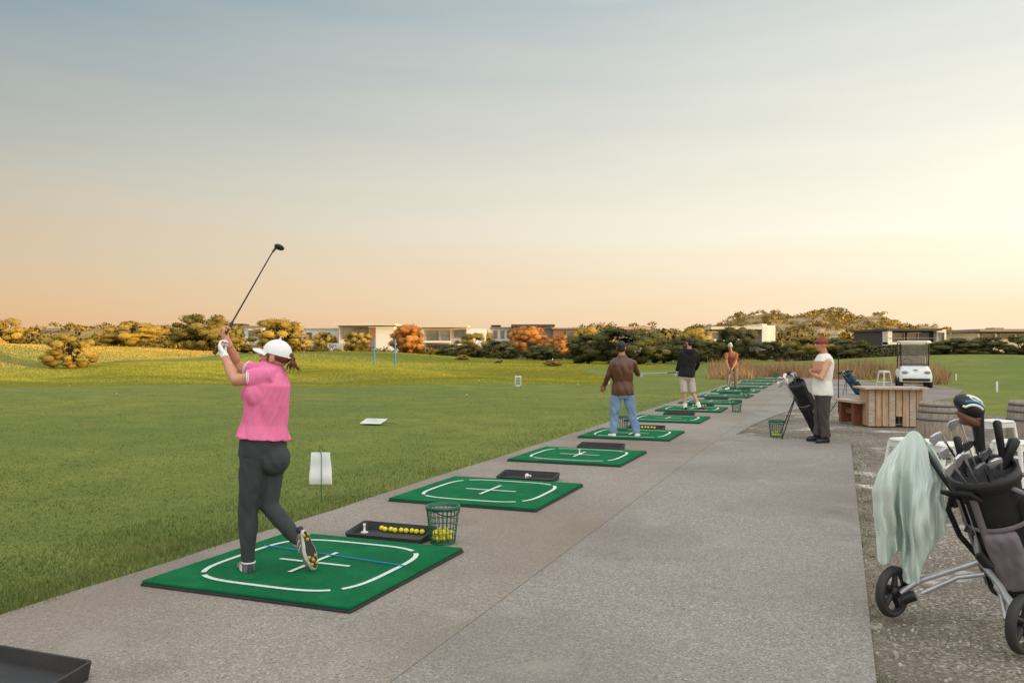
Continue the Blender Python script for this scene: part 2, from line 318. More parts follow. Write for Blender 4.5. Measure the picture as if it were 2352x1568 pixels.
def band(px0,px1,Y0,Y1,n,s0,s1,m,label,seed):
    r=np.random.default_rng(seed); vs=[];fs=[];ns=[]
    for i in range(n):
        Y=r.uniform(Y0,Y1); x=(r.uniform(px0,px1)-1176)*Y/F; clump(vs,fs,ns,V((x,Y,hgt(x,Y)+.2)),r.uniform(s0,s1),r,140,.09,r.uniform(.8,1.25))
    tag(leafbuild(vs,fs,ns,'shrub_band',m),label,'shrubs',kind='stuff')
band(-250,530,104,125,230,1.1,2.5,LG,'low sun-tinted scrub below the trees at the far left',11)
band(540,1120,114,124,90,.5,1.1,LM,'low scrub along the foot of the cream house',12)
band(1020,1420,100,116,70,.7,1.2,LD,'dark shrubs below the orange trees',13)
band(1400,2700,96,112,210,.6,1.35,LD,'dark shrub belt along the right side of the field',14)
band(300,2500,150,172,280,2.0,4.0,LM,'olive bushland rising behind the row of houses',15)
# near grass blades
r=np.random.default_rng(5); n=170000
py=HZ+r.uniform(95,790,n); Yb=F*H/(py-HZ); px=r.uniform(-260,1720,n); Xb=(px-1176)*Yb/F
dx=Xb-O0.x; dy=Yb-O0.y; t_=dx*VV.x+dy*VV.y
pn=np.array([noise.noise(V((x*.9,y*.9,4))) for x,y in zip(Xb,Yb)]); ed=r.uniform(-.31,-.22,n)
k=(t_<ed); Xb,Yb,pn,t_=Xb[k],Yb[k],pn[k],t_[k]; n=len(Xb)
bh=r.uniform(.014,.036,n)*(1+.5*pn)*np.where(t_>-.75,1.75,np.where(t_>-1.6,1.25,.8)); an=r.uniform(0,2*PI,n); wd=.002+Yb*.00025; ln=r.normal(0,.018,(n,2))
v=np.zeros((n,3,3)); v[:,0,0]=Xb-np.cos(an)*wd; v[:,0,1]=Yb-np.sin(an)*wd; v[:,1,0]=Xb+np.cos(an)*wd; v[:,1,1]=Yb+np.sin(an)*wd; v[:,:2,2]=-.035
v[:,2,0]=Xb+ln[:,0]; v[:,2,1]=Yb+ln[:,1]; v[:,2,2]=bh-.03
def tris(v,name,m):
    me=bpy.data.meshes.new(name); me.from_pydata(v.reshape(-1,3).tolist(),[],np.arange(len(v)*3).reshape(-1,3).tolist()); me.materials.append(m); o=bpy.data.objects.new(name,me); C.objects.link(o); return o
tag(tris(v,'grass',BL),'short mown grass beside the concrete strip','grass',kind='stuff')
# far grass: fine upright blades that catch the low sun
def fargrass(parts,label,m,h0=.035,h1=.08,wk=1):
    X_=np.concatenate([r.uniform(a,b,n) for a,b,c,d,n in parts]); Y_=np.concatenate([r.uniform(c,d,n) for a,b,c,d,n in parts]); n=len(X_)
    zb=np.array([hgt(x,y) for x,y in zip(X_,Y_)]); bh=r.uniform(h0,h1,n)*(.5+Y_/90); an=r.uniform(0,PI,n); wd=r.uniform(.012,.024,n)*(.4+Y_/70)*wk
    v=np.zeros((n,3,3))
    for j,sg in ((0,-1),(1,1)): v[:,j,0]=X_+sg*np.cos(an)*wd; v[:,j,1]=Y_+sg*np.sin(an)*wd; v[:,j,2]=zb-.02
    v[:,2,0]=X_+r.normal(0,.012,n); v[:,2,1]=Y_+r.normal(0,.012,n); v[:,2,2]=zb+bh
    tag(tris(v,'grass',m),label,'grass',kind='stuff')
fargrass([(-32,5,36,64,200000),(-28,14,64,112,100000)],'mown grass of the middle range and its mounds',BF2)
fargrass([(-85,-32,50,112,200000)],'dry grass with low-sun gold in its colour on the far left bank',BF3,.03,.07,1.3)
# weeds along the slab edge
m2=[]
for i in range(90):
    s=r.uniform(-3,10.8); t=4.43+abs(r.normal(0,.05)); p=row(s,t)
    for k in range(7): m2.append((p.x+r.normal(0,.02),p.y+r.normal(0,.02),r.uniform(.015,.05)))
m2=np.array(m2); n=len(m2); an=r.uniform(0,PI,n); v=np.zeros((n,3,3))
for j,sg in ((0,-1),(1,1)): v[:,j,0]=m2[:,0]+sg*np.cos(an)*.004; v[:,j,1]=m2[:,1]+sg*np.sin(an)*.004; v[:,j,2]=-.025
v[:,2,0]=m2[:,0]+r.normal(0,.02,n); v[:,2,1]=m2[:,1]+r.normal(0,.02,n); v[:,2,2]=m2[:,2]-.02
tag(tris(v,'weeds',BL),'tiny weeds growing along the right edge of the concrete','weeds',kind='stuff')
# dry reeds in loose drifts
n=20000; Xb=r.uniform(9,25,n); Yb=43+r.uniform(0,13,n)+2*np.sin(Xb)
m2=np.concatenate([np.stack([Xb,Yb],1),np.stack([r.uniform(17.5,22,1800),r.uniform(36.5,41,1800)],1)])
nn_=np.array([noise.noise(V((a*.5,b*.28,7))) for a,b in m2]); k=(m2[:,0]/m2[:,1]>.235)&(m2[:,0]/m2[:,1]<.52)&(nn_>-.12); m2=m2[k]; nn_=nn_[k]; n=len(m2)
bh=r.uniform(.2,.95,n)*(.55+1.2*np.clip(nn_,-.1,.5)); v=np.zeros((n,3,3)); an=r.uniform(0,PI,n)
for j,sg in ((0,-1),(1,1)): v[:,j,0]=m2[:,0]+sg*np.cos(an)*.02; v[:,j,1]=m2[:,1]+sg*np.sin(an)*.02; v[:,j,2]=-.05
v[:,2,0]=m2[:,0]+r.normal(0,.2,n); v[:,2,1]=m2[:,1]+r.normal(0,.2,n); v[:,2,2]=bh+.12
tag(tris(v,'dry_reeds',RD),'tall dry straw coloured reeds beyond the far mats','reeds',kind='stuff')
# ------------------------------------------------------------ trees
def crownmesh(seed,kind,nl=11000):
    r=np.random.default_rng(seed); vs=[];fs=[];ns=[]; cl=[]
    lo=.05 if kind=='b' else .14
    for i in range(60):
        a=r.uniform(0,2*PI); z=r.uniform(lo,.92); q=(z-lo)/(1-lo); rr_=.5*math.sqrt(max(0,1-(2*q-.8)**2/1.5))*r.uniform(.3,.9)
        cl.append((V((rr_*cos(a),rr_*sin(a),z)),r.uniform(.06,.135)))
    ct=V((0,0,.42))
    for i in range(nl):
        c,s=cl[r.integers(len(cl))]; d=V(r.normal(size=3)).normalized(); p=c+V((d.x,d.y,d.z*.95))*s*r.uniform(.6,1.2)
        if p.z<.02: continue
        nv=(d*.5+(p-ct).normalized()*1.0+V(r.normal(size=3))*.1).normalized()
        leafq(vs,fs,ns,p,nv,r.uniform(.007,.014),r,nv)
    n0=len(vs); mb=MB(); mb.add(vs,fs,True)
    for c,s in cl: mb.sph(c,(s*.8,s*.8,s*.74),n=7,m=5)
    for p in mb.v[n0:]:
        c=min(cl,key=lambda q:(q[0]-V(p)).length)[0]; ns.append(((V(p)-c+V((0,0,1e-4))).normalized()*.6+(V(p)-ct).normalized()).normalized())
    tk=MB(); tk.tube([(0,0,-.08),(.01,0,.15),(-.01,.01,.4),(0,0,.7)],[.045,.035,.025,.008],7)
    for c,s in cl[:9]: tk.tube([(0,0,.12 if kind=='b' else .2),(c.x*.5,c.y*.5,c.z*.7),tuple(c)],[.016,.011,.004],5)
    return mb,tk,ns
PR={}
for kind in 'tb':
    for sd_ in range(4):
        mb,tk,ns=crownmesh(sd_*7+(3 if kind=='b' else 0),kind); t1=mb.build('crown',LG,None,None,ns); t2=tk.build('trunk',TB); PR[kind,sd_]=(t1.data,t2.data)
        bpy.data.objects.remove(t1); bpy.data.objects.remove(t2)
CRM={}
def tree(label,kind,px,yt,wp,Y,m,i,group='trees and bushes around the range'):
    x=(px-1176)*Y/F; z0=hgt(x,Y); h=P(px,yt,Y).z-z0; wd=wp*Y/F*1.14
    e=thing('tree' if kind=='t' else 'bush',label,'tree' if kind=='t' else 'bush',(x,Y,z0),R.uniform(0,6.28),group); e.scale=(wd,wd,h*1.03)
    key=(kind,i%4,m.name)
    if key not in CRM:
        q=PR[kind,i%4][0].copy(); q.materials.clear(); q.materials.append(m); CRM[key]=q
    for nm,me in (('crown',CRM[key]),('trunk',PR[kind,i%4][1])):
        o=bpy.data.objects.new(nm,me); C.objects.link(o); o.parent=e
TR=[('sun-tinted tree cut by the left edge of the photo','t',2,733,105,95,LG),('round sun-tinted bush alone on the sunlit slope at far left','b',162,768,112,58,LG),
('sun-tinted spreading tree right of the round lone bush','t',302,738,130,92,LG),('tall olive tree behind the raised club hands of the woman','t',468,722,150,97,LM),('small olive tree right of the tall olive tree','t',530,745,60,104,LM),
('wide sun-tinted tree before the white wall left of the cream house','t',640,733,120,122,LG),('small sun-tinted bush below the wide sun-tinted tree','b',690,768,60,116,LG),('golden bush behind the cap of the woman','b',585,790,80,100,LM),
('sun-tinted tree standing before the cream house','t',822,763,62,116,LG),('sun-tinted orange tree right of the cream house','t',936,746,80,116,LO),('dark bush left of the sun-tinted orange pair','b',1085,766,84,108,LM),('low dark bush under the balcony house','b',1040,790,70,104,LD),
('low dark bush between balcony house and orange pair','b',1148,782,90,104,LD),('bigger sun-tinted orange tree before the grey flat house','t',1212,748,96,114,LO),('smaller sun-tinted orange tree right of the bigger orange one','t',1288,770,70,112,LO),('dark bush below the bigger orange tree','b',1245,792,90,102,LD),
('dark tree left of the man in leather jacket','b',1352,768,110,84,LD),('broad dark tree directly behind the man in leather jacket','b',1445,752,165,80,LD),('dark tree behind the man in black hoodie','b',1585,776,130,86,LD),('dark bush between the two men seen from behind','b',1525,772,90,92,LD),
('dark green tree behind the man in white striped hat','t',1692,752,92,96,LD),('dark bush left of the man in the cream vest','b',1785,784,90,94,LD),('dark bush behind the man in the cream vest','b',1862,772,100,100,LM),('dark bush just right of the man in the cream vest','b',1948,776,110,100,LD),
('dark bush right of the black and white house','b',2192,776,120,94,LD),('dark bush before the low right house','b',2275,774,110,96,LD),('dark bush cut by the right edge of the photo','b',2352,772,100,92,LD),('small sun-tinted tree over the roofs right of the balcony house','t',1105,760,60,134,LG),
('sun-tinted tree between grey house and broad dark tree','t',1345,752,70,128,LG),('sun-tinted bush on the slope behind the round lone bush','b',235,762,80,110,LG),('sun-tinted bush left of the tall olive tree','b',395,748,90,112,LG),('small olive tree above the dark bush behind the hoodie','t',1600,752,80,120,LG),('dark bush left of the modern box house','b',1640,786,80,98,LD),('dark bush below the black and white house','b',2050,792,110,104,LD),('sun-tinted tuft bush on the mound edge by the orange pair','b',1062,815,34,90,LG),('small dark sapling out on the grass before the grey house','b',1270,826,46,72,LM),('sun-tinted bush behind the white wall','b',745,762,60,132,LG),('sun-tinted bush left of the solar roof house','b',500,762,70,118,LG)]
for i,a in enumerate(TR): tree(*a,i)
# ------------------------------------------------------------ houses
def house(label,Y,vols,wins):
    p0=P(vols[0][1],800,Y); e=thing('house',label,'house',(p0.x,Y,0),0,'houses beyond the range')
    def B(a,b,t,u,dy,d,nm,m,par=e,bev=0):
        p=P(a,t,Y); q=P(b,u,Y) if u else V((P(b,800,Y).x,Y,-.3))
        return MB().box(((p.x+q.x)/2,Y+dy+d/2,(p.z+q.z)/2),(q.x-p.x,d,p.z-q.z),bev=bev).build(nm,m,par)
    for nm,a,b,t,u,dy,d,m in vols: B(a,b,t,u,dy,d,nm,m)
    for a,b,t,u,dy in wins:
        p=P(a,t,Y); q=P(b,u,Y); f=MB(); cx,cz=(p.x+q.x)/2,(p.z+q.z)/2; wx,wz=q.x-p.x,p.z-q.z
        nb=max(1,round(wx/1.4)); y=Y+dy-.06
        for i in range(nb+1): f.box((p.x+wx*i/nb,y,cz),(.1,.14,wz+.12))
        for z in (p.z,q.z): f.box((cx,y-.004,z),(wx+.12,.14,.1))
        fo=f.build('window',h_g,e); MB().box((cx,Y+dy-.02,cz),(wx,.06,wz)).build('pane',GL,fo)
house('low white house with a solar panel roof behind the club hands',128,[('wall',528,602,752,None,0,7,h_w),('roof',524,606,748,752,-.4,8,h_g),('solar_panel',530,556,743,747,.5,3,SP),('wall',602,640,760,None,1,6,h_c)],[(540,560,760,772,0),(572,592,760,772,0)])
house('long white walled house left of the cream house',134,[('wall',690,777,755,None,0,8,h_w),('roof',688,779,752,755,-.3,9,h_w)],[(745,757,764,780,0),(704,716,764,778,0)])
house('big cream house with a framed window wall and deep overhang',130,[('wall',778,850,748,None,0,9,h_c),('wall',850,908,750,None,-1.2,10,h_w),('roof',774,912,743,748,-2.2,12,h_c),('terrace_wall',762,800,788,None,-3,3,h_w),('panel',852,866,752,800,-1.26,.06,h_b)],[(786,846,754,778,0)])
house('beige two storey house with balconies and wide windows',132,[('wall',968,1072,752,None,0,9,h_c),('roof',964,1076,747,752,-1.5,11,h_c),('wall',1072,1116,755,None,-1,9,h_w),('balcony',974,1036,783,787,-1.8,1.8,h_w),('balcony_rail',974,1036,770,771,-1.8,.08,h_d),('lower_wall',1036,1116,790,None,-2,2,h_w)],[(980,1008,758,782,0),(1014,1034,758,782,0),(1044,1066,760,774,0),(980,1030,790,808,0)])
house('narrow white house with dark windows and solar roof',136,[('wall',1128,1178,754,None,0,8,h_w),('roof',1125,1181,751,754,-.4,9,h_g),('solar_panel',1128,1150,746,750,.5,3,SP)],[(1134,1142,760,776,0),(1150,1158,760,776,0),(1165,1172,760,776,0)])
house('long grey flat roofed house behind the orange trees',134,[('wall',1178,1270,750,None,0,9,h_g),('wall',1270,1342,756,None,-.6,9,h_b),('roof',1174,1274,745,750,-.8,10,h_d),('roof',1266,1346,753,756,-1.2,10,h_g)],[(1190,1206,757,772,0),(1230,1250,757,772,0),(1300,1330,762,776,-.6)])
house('tan roofed house peeking over the broad dark tree',150,[('wall',1430,1486,757,None,0,8,h_c),('roof',1424,1492,750,757,-1,10,h_t)],[(1440,1452,762,770,0),(1464,1476,762,770,0)])
house('modern box house with dark overhang behind the striped hat man',126,[('wall',1632,1700,760,None,0,9,h_c),('roof',1628,1745,750,757,-1.6,11,h_c),('wall',1700,1745,757,None,-.6,9,h_g),('wall',1745,1756,744,None,-1.2,10,h_w),('wall',1756,1781,747,None,0,9,h_w),('balcony_slab',1634,1700,779,783,-1.5,1.5,h_w)],[(1640,1662,764,778,0),(1668,1694,764,778,0),(1706,1738,762,776,-.6),(1706,1738,786,800,-.6)])
house('black and white box house with long balcony behind the cart',106,[('wall',2028,2144,760,None,0,9,h_d),('roof',2024,2148,755,760,-1.8,11,h_d),('wall',2144,2166,757,None,-.8,10,h_w),('balcony_slab',2026,2144,786,791,-1.7,1.7,h_w),('balcony_rail',2026,2144,776,777,-1.7,.06,h_g),('wall',2026,2036,761,None,-1.6,1.5,h_w)],[(2044,2076,764,785,0),(2084,2132,764,785,0),(2044,2132,795,806,0),(2150,2160,764,784,-.8)])
house('low flat roofed house at the right edge of the photo',112,[('wall',2246,2400,765,None,0,9,h_c),('roof',2236,2410,756,762,-1.5,11,h_g),('fascia',2240,2405,762,765,-.5,1,h_d),('chimney',2292,2316,752,756,1,2,h_g)],[(2256,2284,767,778,0),(2296,2330,767,778,0),(2340,2380,767,778,0)])
# ------------------------------------------------------------ range furniture
m0=thing('golf_mat','','golf mat'); m0['group']='green hitting mats in a row'
W=1.58; MB().box((W/2,W/2,.009),(W+.012,W+.012,.018),bev=.004).build('rubber_base',RB,m0)
tu=MB().box((W/2,W/2,.028),(W,W,.02),bev=.007).build('turf',TF,m0)
def strip(f,n,wd,z):
    mb=MB(); L=[];Rr=[]
    for i in range(n+1):
        t=i/n; p=V(f(t)); d=(V(f(min(1,t+.01)))-V(f(max(0,t-.01)))).normalized(); nn=V((-d.y,d.x,0))*wd/2; L.append((p+nn)+V((0,0,z)));Rr.append((p-nn)+V((0,0,z)))
    mb.add(L+Rr,[(i,i+n+1,i+n+2,i+1) for i in range(n)]); return mb
for q in range(4):
    T=M.Translation((W/2,W/2,0))@M.Rotation(q*PI/2,4,'Z')
    def f(t):
        a=lerp(-PI/4+.05,PI/4-.05,t); x,y=sin(a),-cos(a); k=.62/((abs(x)**4+abs(y)**4)**.25); return T@V((x*k,y*k,0))
    strip(f,20,.036,.0415).build('arc_line',WT,m0)
strip(lambda t:(W/2-.29+.58*t,W/2,0),4,.034,.0415).build('cross_line',WT,m0)
strip(lambda t:(W/2,W/2-.29+.58*t,0),4,.034,.0455).build('cross_line',WT,m0)
ML=['green mat under the woman in the pink polo, nearest of the row','empty green mat just past the nearest ball bucket','empty green mat third along the row, before the man in jeans','green mat under the feet of the man in blue jeans','empty green mat just past the man in blue jeans','green mat under the man in the black hoodie and shorts','empty green mat just past the man in the black hoodie','eighth green mat along the row from the camera','ninth green mat along the row, just before the striped hat man','green mat under the striped hat man','eleventh green mat along the row, past the striped hat man','twelfth green mat along the row, second farthest','farthest green mat at the end of the row']
MS=[3.25*i for i in range(13)]; MS[4]+=.25; MS[5]+=.15
for i,l in enumerate(ML):
    o=m0 if i==0 else dup(m0,(0,0,0)); o.location=row(MS[i],R.uniform(-.03,.03) if i else 0); o.rotation_euler.z=-A+(R.uniform(-.015,.015) if i else 0); o['label']=l
# trays
def trayring(w,d,zb,zf,ins):
    return [V((p.x,p.y,lerp(zf,zb,max(0,min(1,(p.y+d/2)/d*1.25))))) for p in rrect(w-2*ins,d-2*ins,.03,4)]
tm=MB().loft([trayring(.7,.33,0,0,.01),trayring(.7,.33,.085,.042,0),trayring(.7,.33,.085,.042,.014),trayring(.7,.33,.018,.018,.03)],False)
t0=tm.build('ball_tray',RB); tag(t0,'','ball tray','black ball trays behind the mats')
TL=[(-1,'black rubber tray at the bottom left corner of the photo'),(0,'black tray with a line of yellow balls behind the woman'),(1,'black tray holding a lone white tee past the second mat'),(2,'empty black tray between the third mat and the man in jeans'),(3,'black tray of yellow balls by the feet of the man in jeans'),(4,'black tray past the empty mat behind the man in jeans'),(5,'black tray of yellow balls behind the man in shorts'),(6,'black tray past the seventh mat'),(7,'black tray past the eighth mat'),(8,'black tray before the mat of the striped hat man')]
for j,(i,l) in enumerate(TL):
    o=t0 if j==0 else t0.copy()
    if j: C.objects.link(o)
    o.location=row((MS[i] if i>=0 else -3.27)+1.83,.82 if i>=0 else .64); o.rotation_euler=(0,0,-A+R.uniform(-.04,.04)); o['label']=l
bm0=MB().sph((0,0,0),.0214,n=16,m=12).build('golf_ball',YB); ballme=bm0.data; bpy.data.objects.remove(bm0)
def ball(p,label,group):
    o=bpy.data.objects.new('golf_ball',ballme); C.objects.link(o); o.location=p; o.rotation_euler=(R.random()*6,R.random()*6,0); tag(o,label,'golf ball',group)
for i in range(9): ball(row(1.95+R.uniform(-.012,.012)-.02*(i%2),.66+.048*i,.041),'yellow golf ball lined up in the tray behind the woman','yellow balls in the tray behind the woman')
for i in range(7): ball(row(MS[3]+1.93+.02*(i%2),.6+.06*i,.041),'yellow golf ball in the tray by the man in jeans','yellow balls in the tray by the man in jeans')
for i in range(6): ball(row(MS[5]+1.93,.62+.065*i,.041),'yellow golf ball in the tray by the man in shorts','yellow balls in the tray by the man in shorts')
for px,y in ((160,886),(268,905),(345,858),(1072,907),(1137,856),(1327,884),(1020,862),(420,862),(745,870),(1010,850),(905,865),(560,872),(1240,868),(1100,880)):
    p=G(px,y,-.0); ball((p.x,p.y,hgt(p.x,p.y)+.05),'yellow golf ball lying far out on the grass','yellow balls scattered out on the grass')
def tee(p,label):
    o=MB().lathe([(.032,0),(.032,.006),(.011,.014),(.008,.05),(.013,.072),(.011,.073)],14,M.Translation(p)).build('rubber_tee',WP); tag(o,label,'golf tee'); return o
tee(row(1.84,.56,.019),'white rubber tee standing in the tray behind the woman')
o=MB().lathe([(.032,0),(.032,.006),(.011,.014),(.008,.05),(.013,.072),(.011,.073)],14,M.Translation(row(3.25+1.85,.8,.04))@M.Rotation(1.35,4,'X')@M.Rotation(.6,4,'Y')).build('rubber_tee',WP); tag(o,'white rubber tee lying on its side in the tray past the second mat','golf tee')
tee(row(MS[2]+W/2,W/2,.04),'white tee on the cross of the third mat')
# baskets
def basket():
    e=thing('ball_bucket','','bucket'); e['group']='green ball buckets'; Hb=.3; r0,r1=.098,.132
    rz=lambda z: r0+(r1-r0)*z/Hb
    mb=MB(); n=22
    for j in range(n):
        a=2*PI*j/n; mb.tube([(rz(0)*cos(a),rz(0)*sin(a),0.005),(rz(Hb)*cos(a),rz(Hb)*sin(a),Hb)],.0032,4)
    for z in (.045,.09,.135,.18,.225): mb.tube([(rz(z)*cos(2*PI*j/n),rz(z)*sin(2*PI*j/n),z) for j in range(n+1)],.0036,4)
    mb.build('lattice',GP,e)
    MB().lathe([(r1-.006,Hb-.03),(r1+.005,Hb-.03),(r1+.008,Hb),(r1-.004,Hb),(r1-.006,Hb-.03)],28,cap=False).build('rim',GP,e)
    MB().lathe([(r0,0),(r0+.004,.014),(r0-.002,.016)],24).build('base',GP,e)
    MB().tube([(r1*cos(a)*1.0,-.03-.1*sin(a)*.9,Hb-.01-.06*sin(a)) for a in np.linspace(0,PI,12)],.004,5).build('handle',BK,e)
    return e
b0=basket()
BS=[(G(1017,1246),'green ball bucket with yellow balls behind the mat of the woman',16),(G(1428,992),'green bucket partly hidden behind the man in blue jeans',0),(row(MS[5]+.5,1.9),'green bucket beside the mat of the man in shorts',4),(G(1783,1004),'green bucket on the walkway left of the leaning golf bag',10),(row(MS[7]+.4,1.5,.04),'green bucket by the eighth mat',0),(row(MS[12]+1.9,1.2),'green bucket at the far end of the row',0)]
for i,(p,l,nb) in enumerate(BS):
    o=b0 if i==0 else dup(b0,p); o.location=p; o.rotation_euler.z=R.uniform(-.4,.4)+.4; o['label']=l
    for k in range(nb):
        a=k*2.4; lv=k//8; q=.068 if k%8 else 0; ball((p.x+q*cos(a),p.y+q*sin(a),p.z+.038+lv*.04+.006*(k%3)),'yellow golf ball inside the '+l.replace(' with yellow balls',''),'yellow balls inside '+l)
# alignment stick on first mat
tag(MB().tube([G(607,1266)+V((0,0,.05)),G(930,1315)+V((0,0,.05))],.005,6).build('alignment_stick',BP),'thin blue stick lying across the nearest mat','alignment stick')
# signs
def stake(pts,r,label,cat='stake',m=None): return tag(MB().tube(pts,r,6).build('stake',m or GP),label,cat)
p=G(738,1146); z=lambda y: P(738,y,p.y).z
stake([(p.x,p.y,-.1),(p.x,p.y,z(1042)),(p.x-.03,p.y,z(1033)),(p.x-.01,p.y+.0,z(1026)),(p.x+.04,p.y,z(1034))],.005,'dark green wire stake holding the white bag')
bg_=MB(); rg=[]
for i in range(9):
    t=i/8; w_=lerp(.235,.2,t); d=.02+.05*sin(PI*min(1,t*1.0))*(1-t); zz=lerp(z(1113),z(1040),t); rg.append([V((p.x-.018+q.x*(1+.03*sin(5*t)),p.y+.05+q.y+.008*sin(9*t+q.x*30),zz)) for q in rrect(w_,d,min(d*.4,.02),3)])
tag(bg_.loft(rg,True).build('paper_bag',WC),'white bag hanging on the green stake right of the woman','bag')
e=thing('range_sign','small range sign lying tilted on the grass mid field','sign',G(858,972))
T=M.Translation(G(858,972)+V((0,0,.045)))@M.Rotation(-.25,4,'Z')@M.Rotation(rad(-79),4,'X')
MB().box((0,0,0),(.46,.016,.36),T,bev=.004).build('board',WP,e)
for i,(ww,zz) in enumerate(((.34,.1),(.36,.04),(.28,-.02),(.34,-.08))): MB().box((-.01,-.0095,zz),(ww,.003,.012),T).build('printed_line',SBL,e)
MB().tube([G(880,973)+V((0,0,.03)),G(914,974)+V((0,0,.01))],.006,5).build('leg',GP,e)
p=G(1190,893); e=thing('range_sign','small upright range sign standing on the grass mid field','sign',p)
MB().box((p.x,p.y,.3),(.24,.02,.4),bev=.004,rx=.1).build('board',WP,e)
for zz in (.42,.36,.3,.24,.18): MB().box((p.x,p.y-.015-(zz-.3)*.1,zz),(.18,.004,.03),rx=.1).build('printed_line',GP,e)
for sx_ in (-.09,.09): MB().tube([(p.x+sx_,p.y+.01,-.1),(p.x+sx_,p.y+.01,.2)],.008,5).build('leg',GP,e)
for px,yt,Y,l in ((860,776,72,'left blue marker pole on the range mound'),(908,778,73,'right blue marker pole on the range mound')):
    x=(px-1176)*Y/F; z0=hgt(x,Y); tag(MB().tube([(x,Y,z0-.2),(x,Y,P(px,yt,Y).z)],.065,10).build('marker_pole',BP),l,'pole')
for px,yb,hh,rr_,l in ((2290,898,.36,.035,'white marker post on the grass right of the cart'),(2196,872,.3,.03,'small white post between cart and grass mound'),(1269,838,.55,.04,'pale post standing in the far field')):
    p=G(px,yb); z0=hgt(p.x,p.y); tag(MB().lathe([(rr_,z0-.1),(rr_,z0+hh),(rr_*.6,z0+hh+.02)],10,M.Translation((p.x,p.y,0))).build('marker_post',WP),l,'post')
# black bird
p=G(1146,838); p.z=hgt(p.x,p.y); e=thing('bird','small black bird standing far out on the grass','bird',p)
b=MB(); b.sph((0,0,.24),(.3,.12,.12),M.Translation(p)); b.sph((.28,0,.36),(.09,.08,.08),M.Translation(p)); b.tube([(.34,0,.36),(.46,0,.34)],[.03,.005],6,M.Translation(p)); b.tube([(-.2,0,.22),(-.5,0,.1)],[.08,.03],6,M.Translation(p))
for s_ in (-1,1): b.tube([(.02,s_*.05,.2),(.02,s_*.05,0)],.012,5,M.Translation(p))
skin(b,.03,1).build('body',BK,e)
# ------------------------------------------------------------ people
LV=[(-.16,.12,.095),(-.06,.165,.12),(.08,.168,.12),(.15,.164,.116),(.22,.158,.111),(.32,.150,.106),(.58,.172,.122),(.8,.18,.118),(.92,.135,.09),(1.0,.065,.06)]
def torso(mb,J,o,lo,hi,off,flare=0):
    pel,nk=J['pel'],J['neck']; up=(nk-pel).normalized(); ax0=(J['hip_r']-J['hip_l']).normalized(); ax1=(J['sh_r']-J['sh_l']).normalized(); rings=[]
    L=[l for l in LV if lo<=l[0]<=hi]
    for t,w_,d in L:
        x=lerp(ax0,ax1,max(0,t)); x=(x-up*x.dot(up)).normalized(); y=up.cross(x); c=lerp(pel,nk,t); f_=off+flare*max(0,.4-t); w_=w_*o.get('bw',1)+f_; d=d*o.get('bd',1)+f_
        fo=o.get('belly',0)*math.exp(-((t-.3)/.25)**2)
        rings.append([c+x*w_*cos(2*PI*j/20)+y*(d*sin(2*PI*j/20)+(fo if sin(2*PI*j/20)>0 else 0)*sin(2*PI*j/20)) for j in range(20)])
    mb.loft(rings)
    if 'bust' in o and hi>.6:
        x=(ax1-up*ax1.dot(up)).normalized(); y=up.cross(x)
        for s_ in (-1,1): mb.sph(lerp(pel,nk,.66)+x*s_*.08+y*(.078+off*.5),(.07+off,.07+off,.07+off))
def hand(mb,wr,d,nr,side,curl):
    d=d.normalized(); nr=(nr-d*nr.dot(d)).normalized(); ac=d.cross(nr)*side
    T=frame(ac,d,nr,wr) 
    mb.sph((0,.045,0),(.04,.056,.018),T); mb.tube([wr-d*.03,wr+d*.03],[.027,.028],8)
    for i,(ln,x) in enumerate(((.95,.03),(1.08,.01),(1.0,-.0105),(.8,-.031))):
        p=V((x,.082-.004*abs(i-1.2),0)); a=curl*.55; pts=[p-V((0,.02,0)),p]
        for sl in (.043,.028,.022): p=p+V((0,cos(a),sin(a)))*sl*ln; pts.append(p); a+=curl
        mb.tube(pts,[.0095,.0095,.0088,.0078,.006],7,T)
    mb.tube([(.026,.018,.004),(.05,.045,.014),(.054,.075,.026),(.044,.1,.034+.01*curl)],[.013,.012,.0098,.0075],7,T)
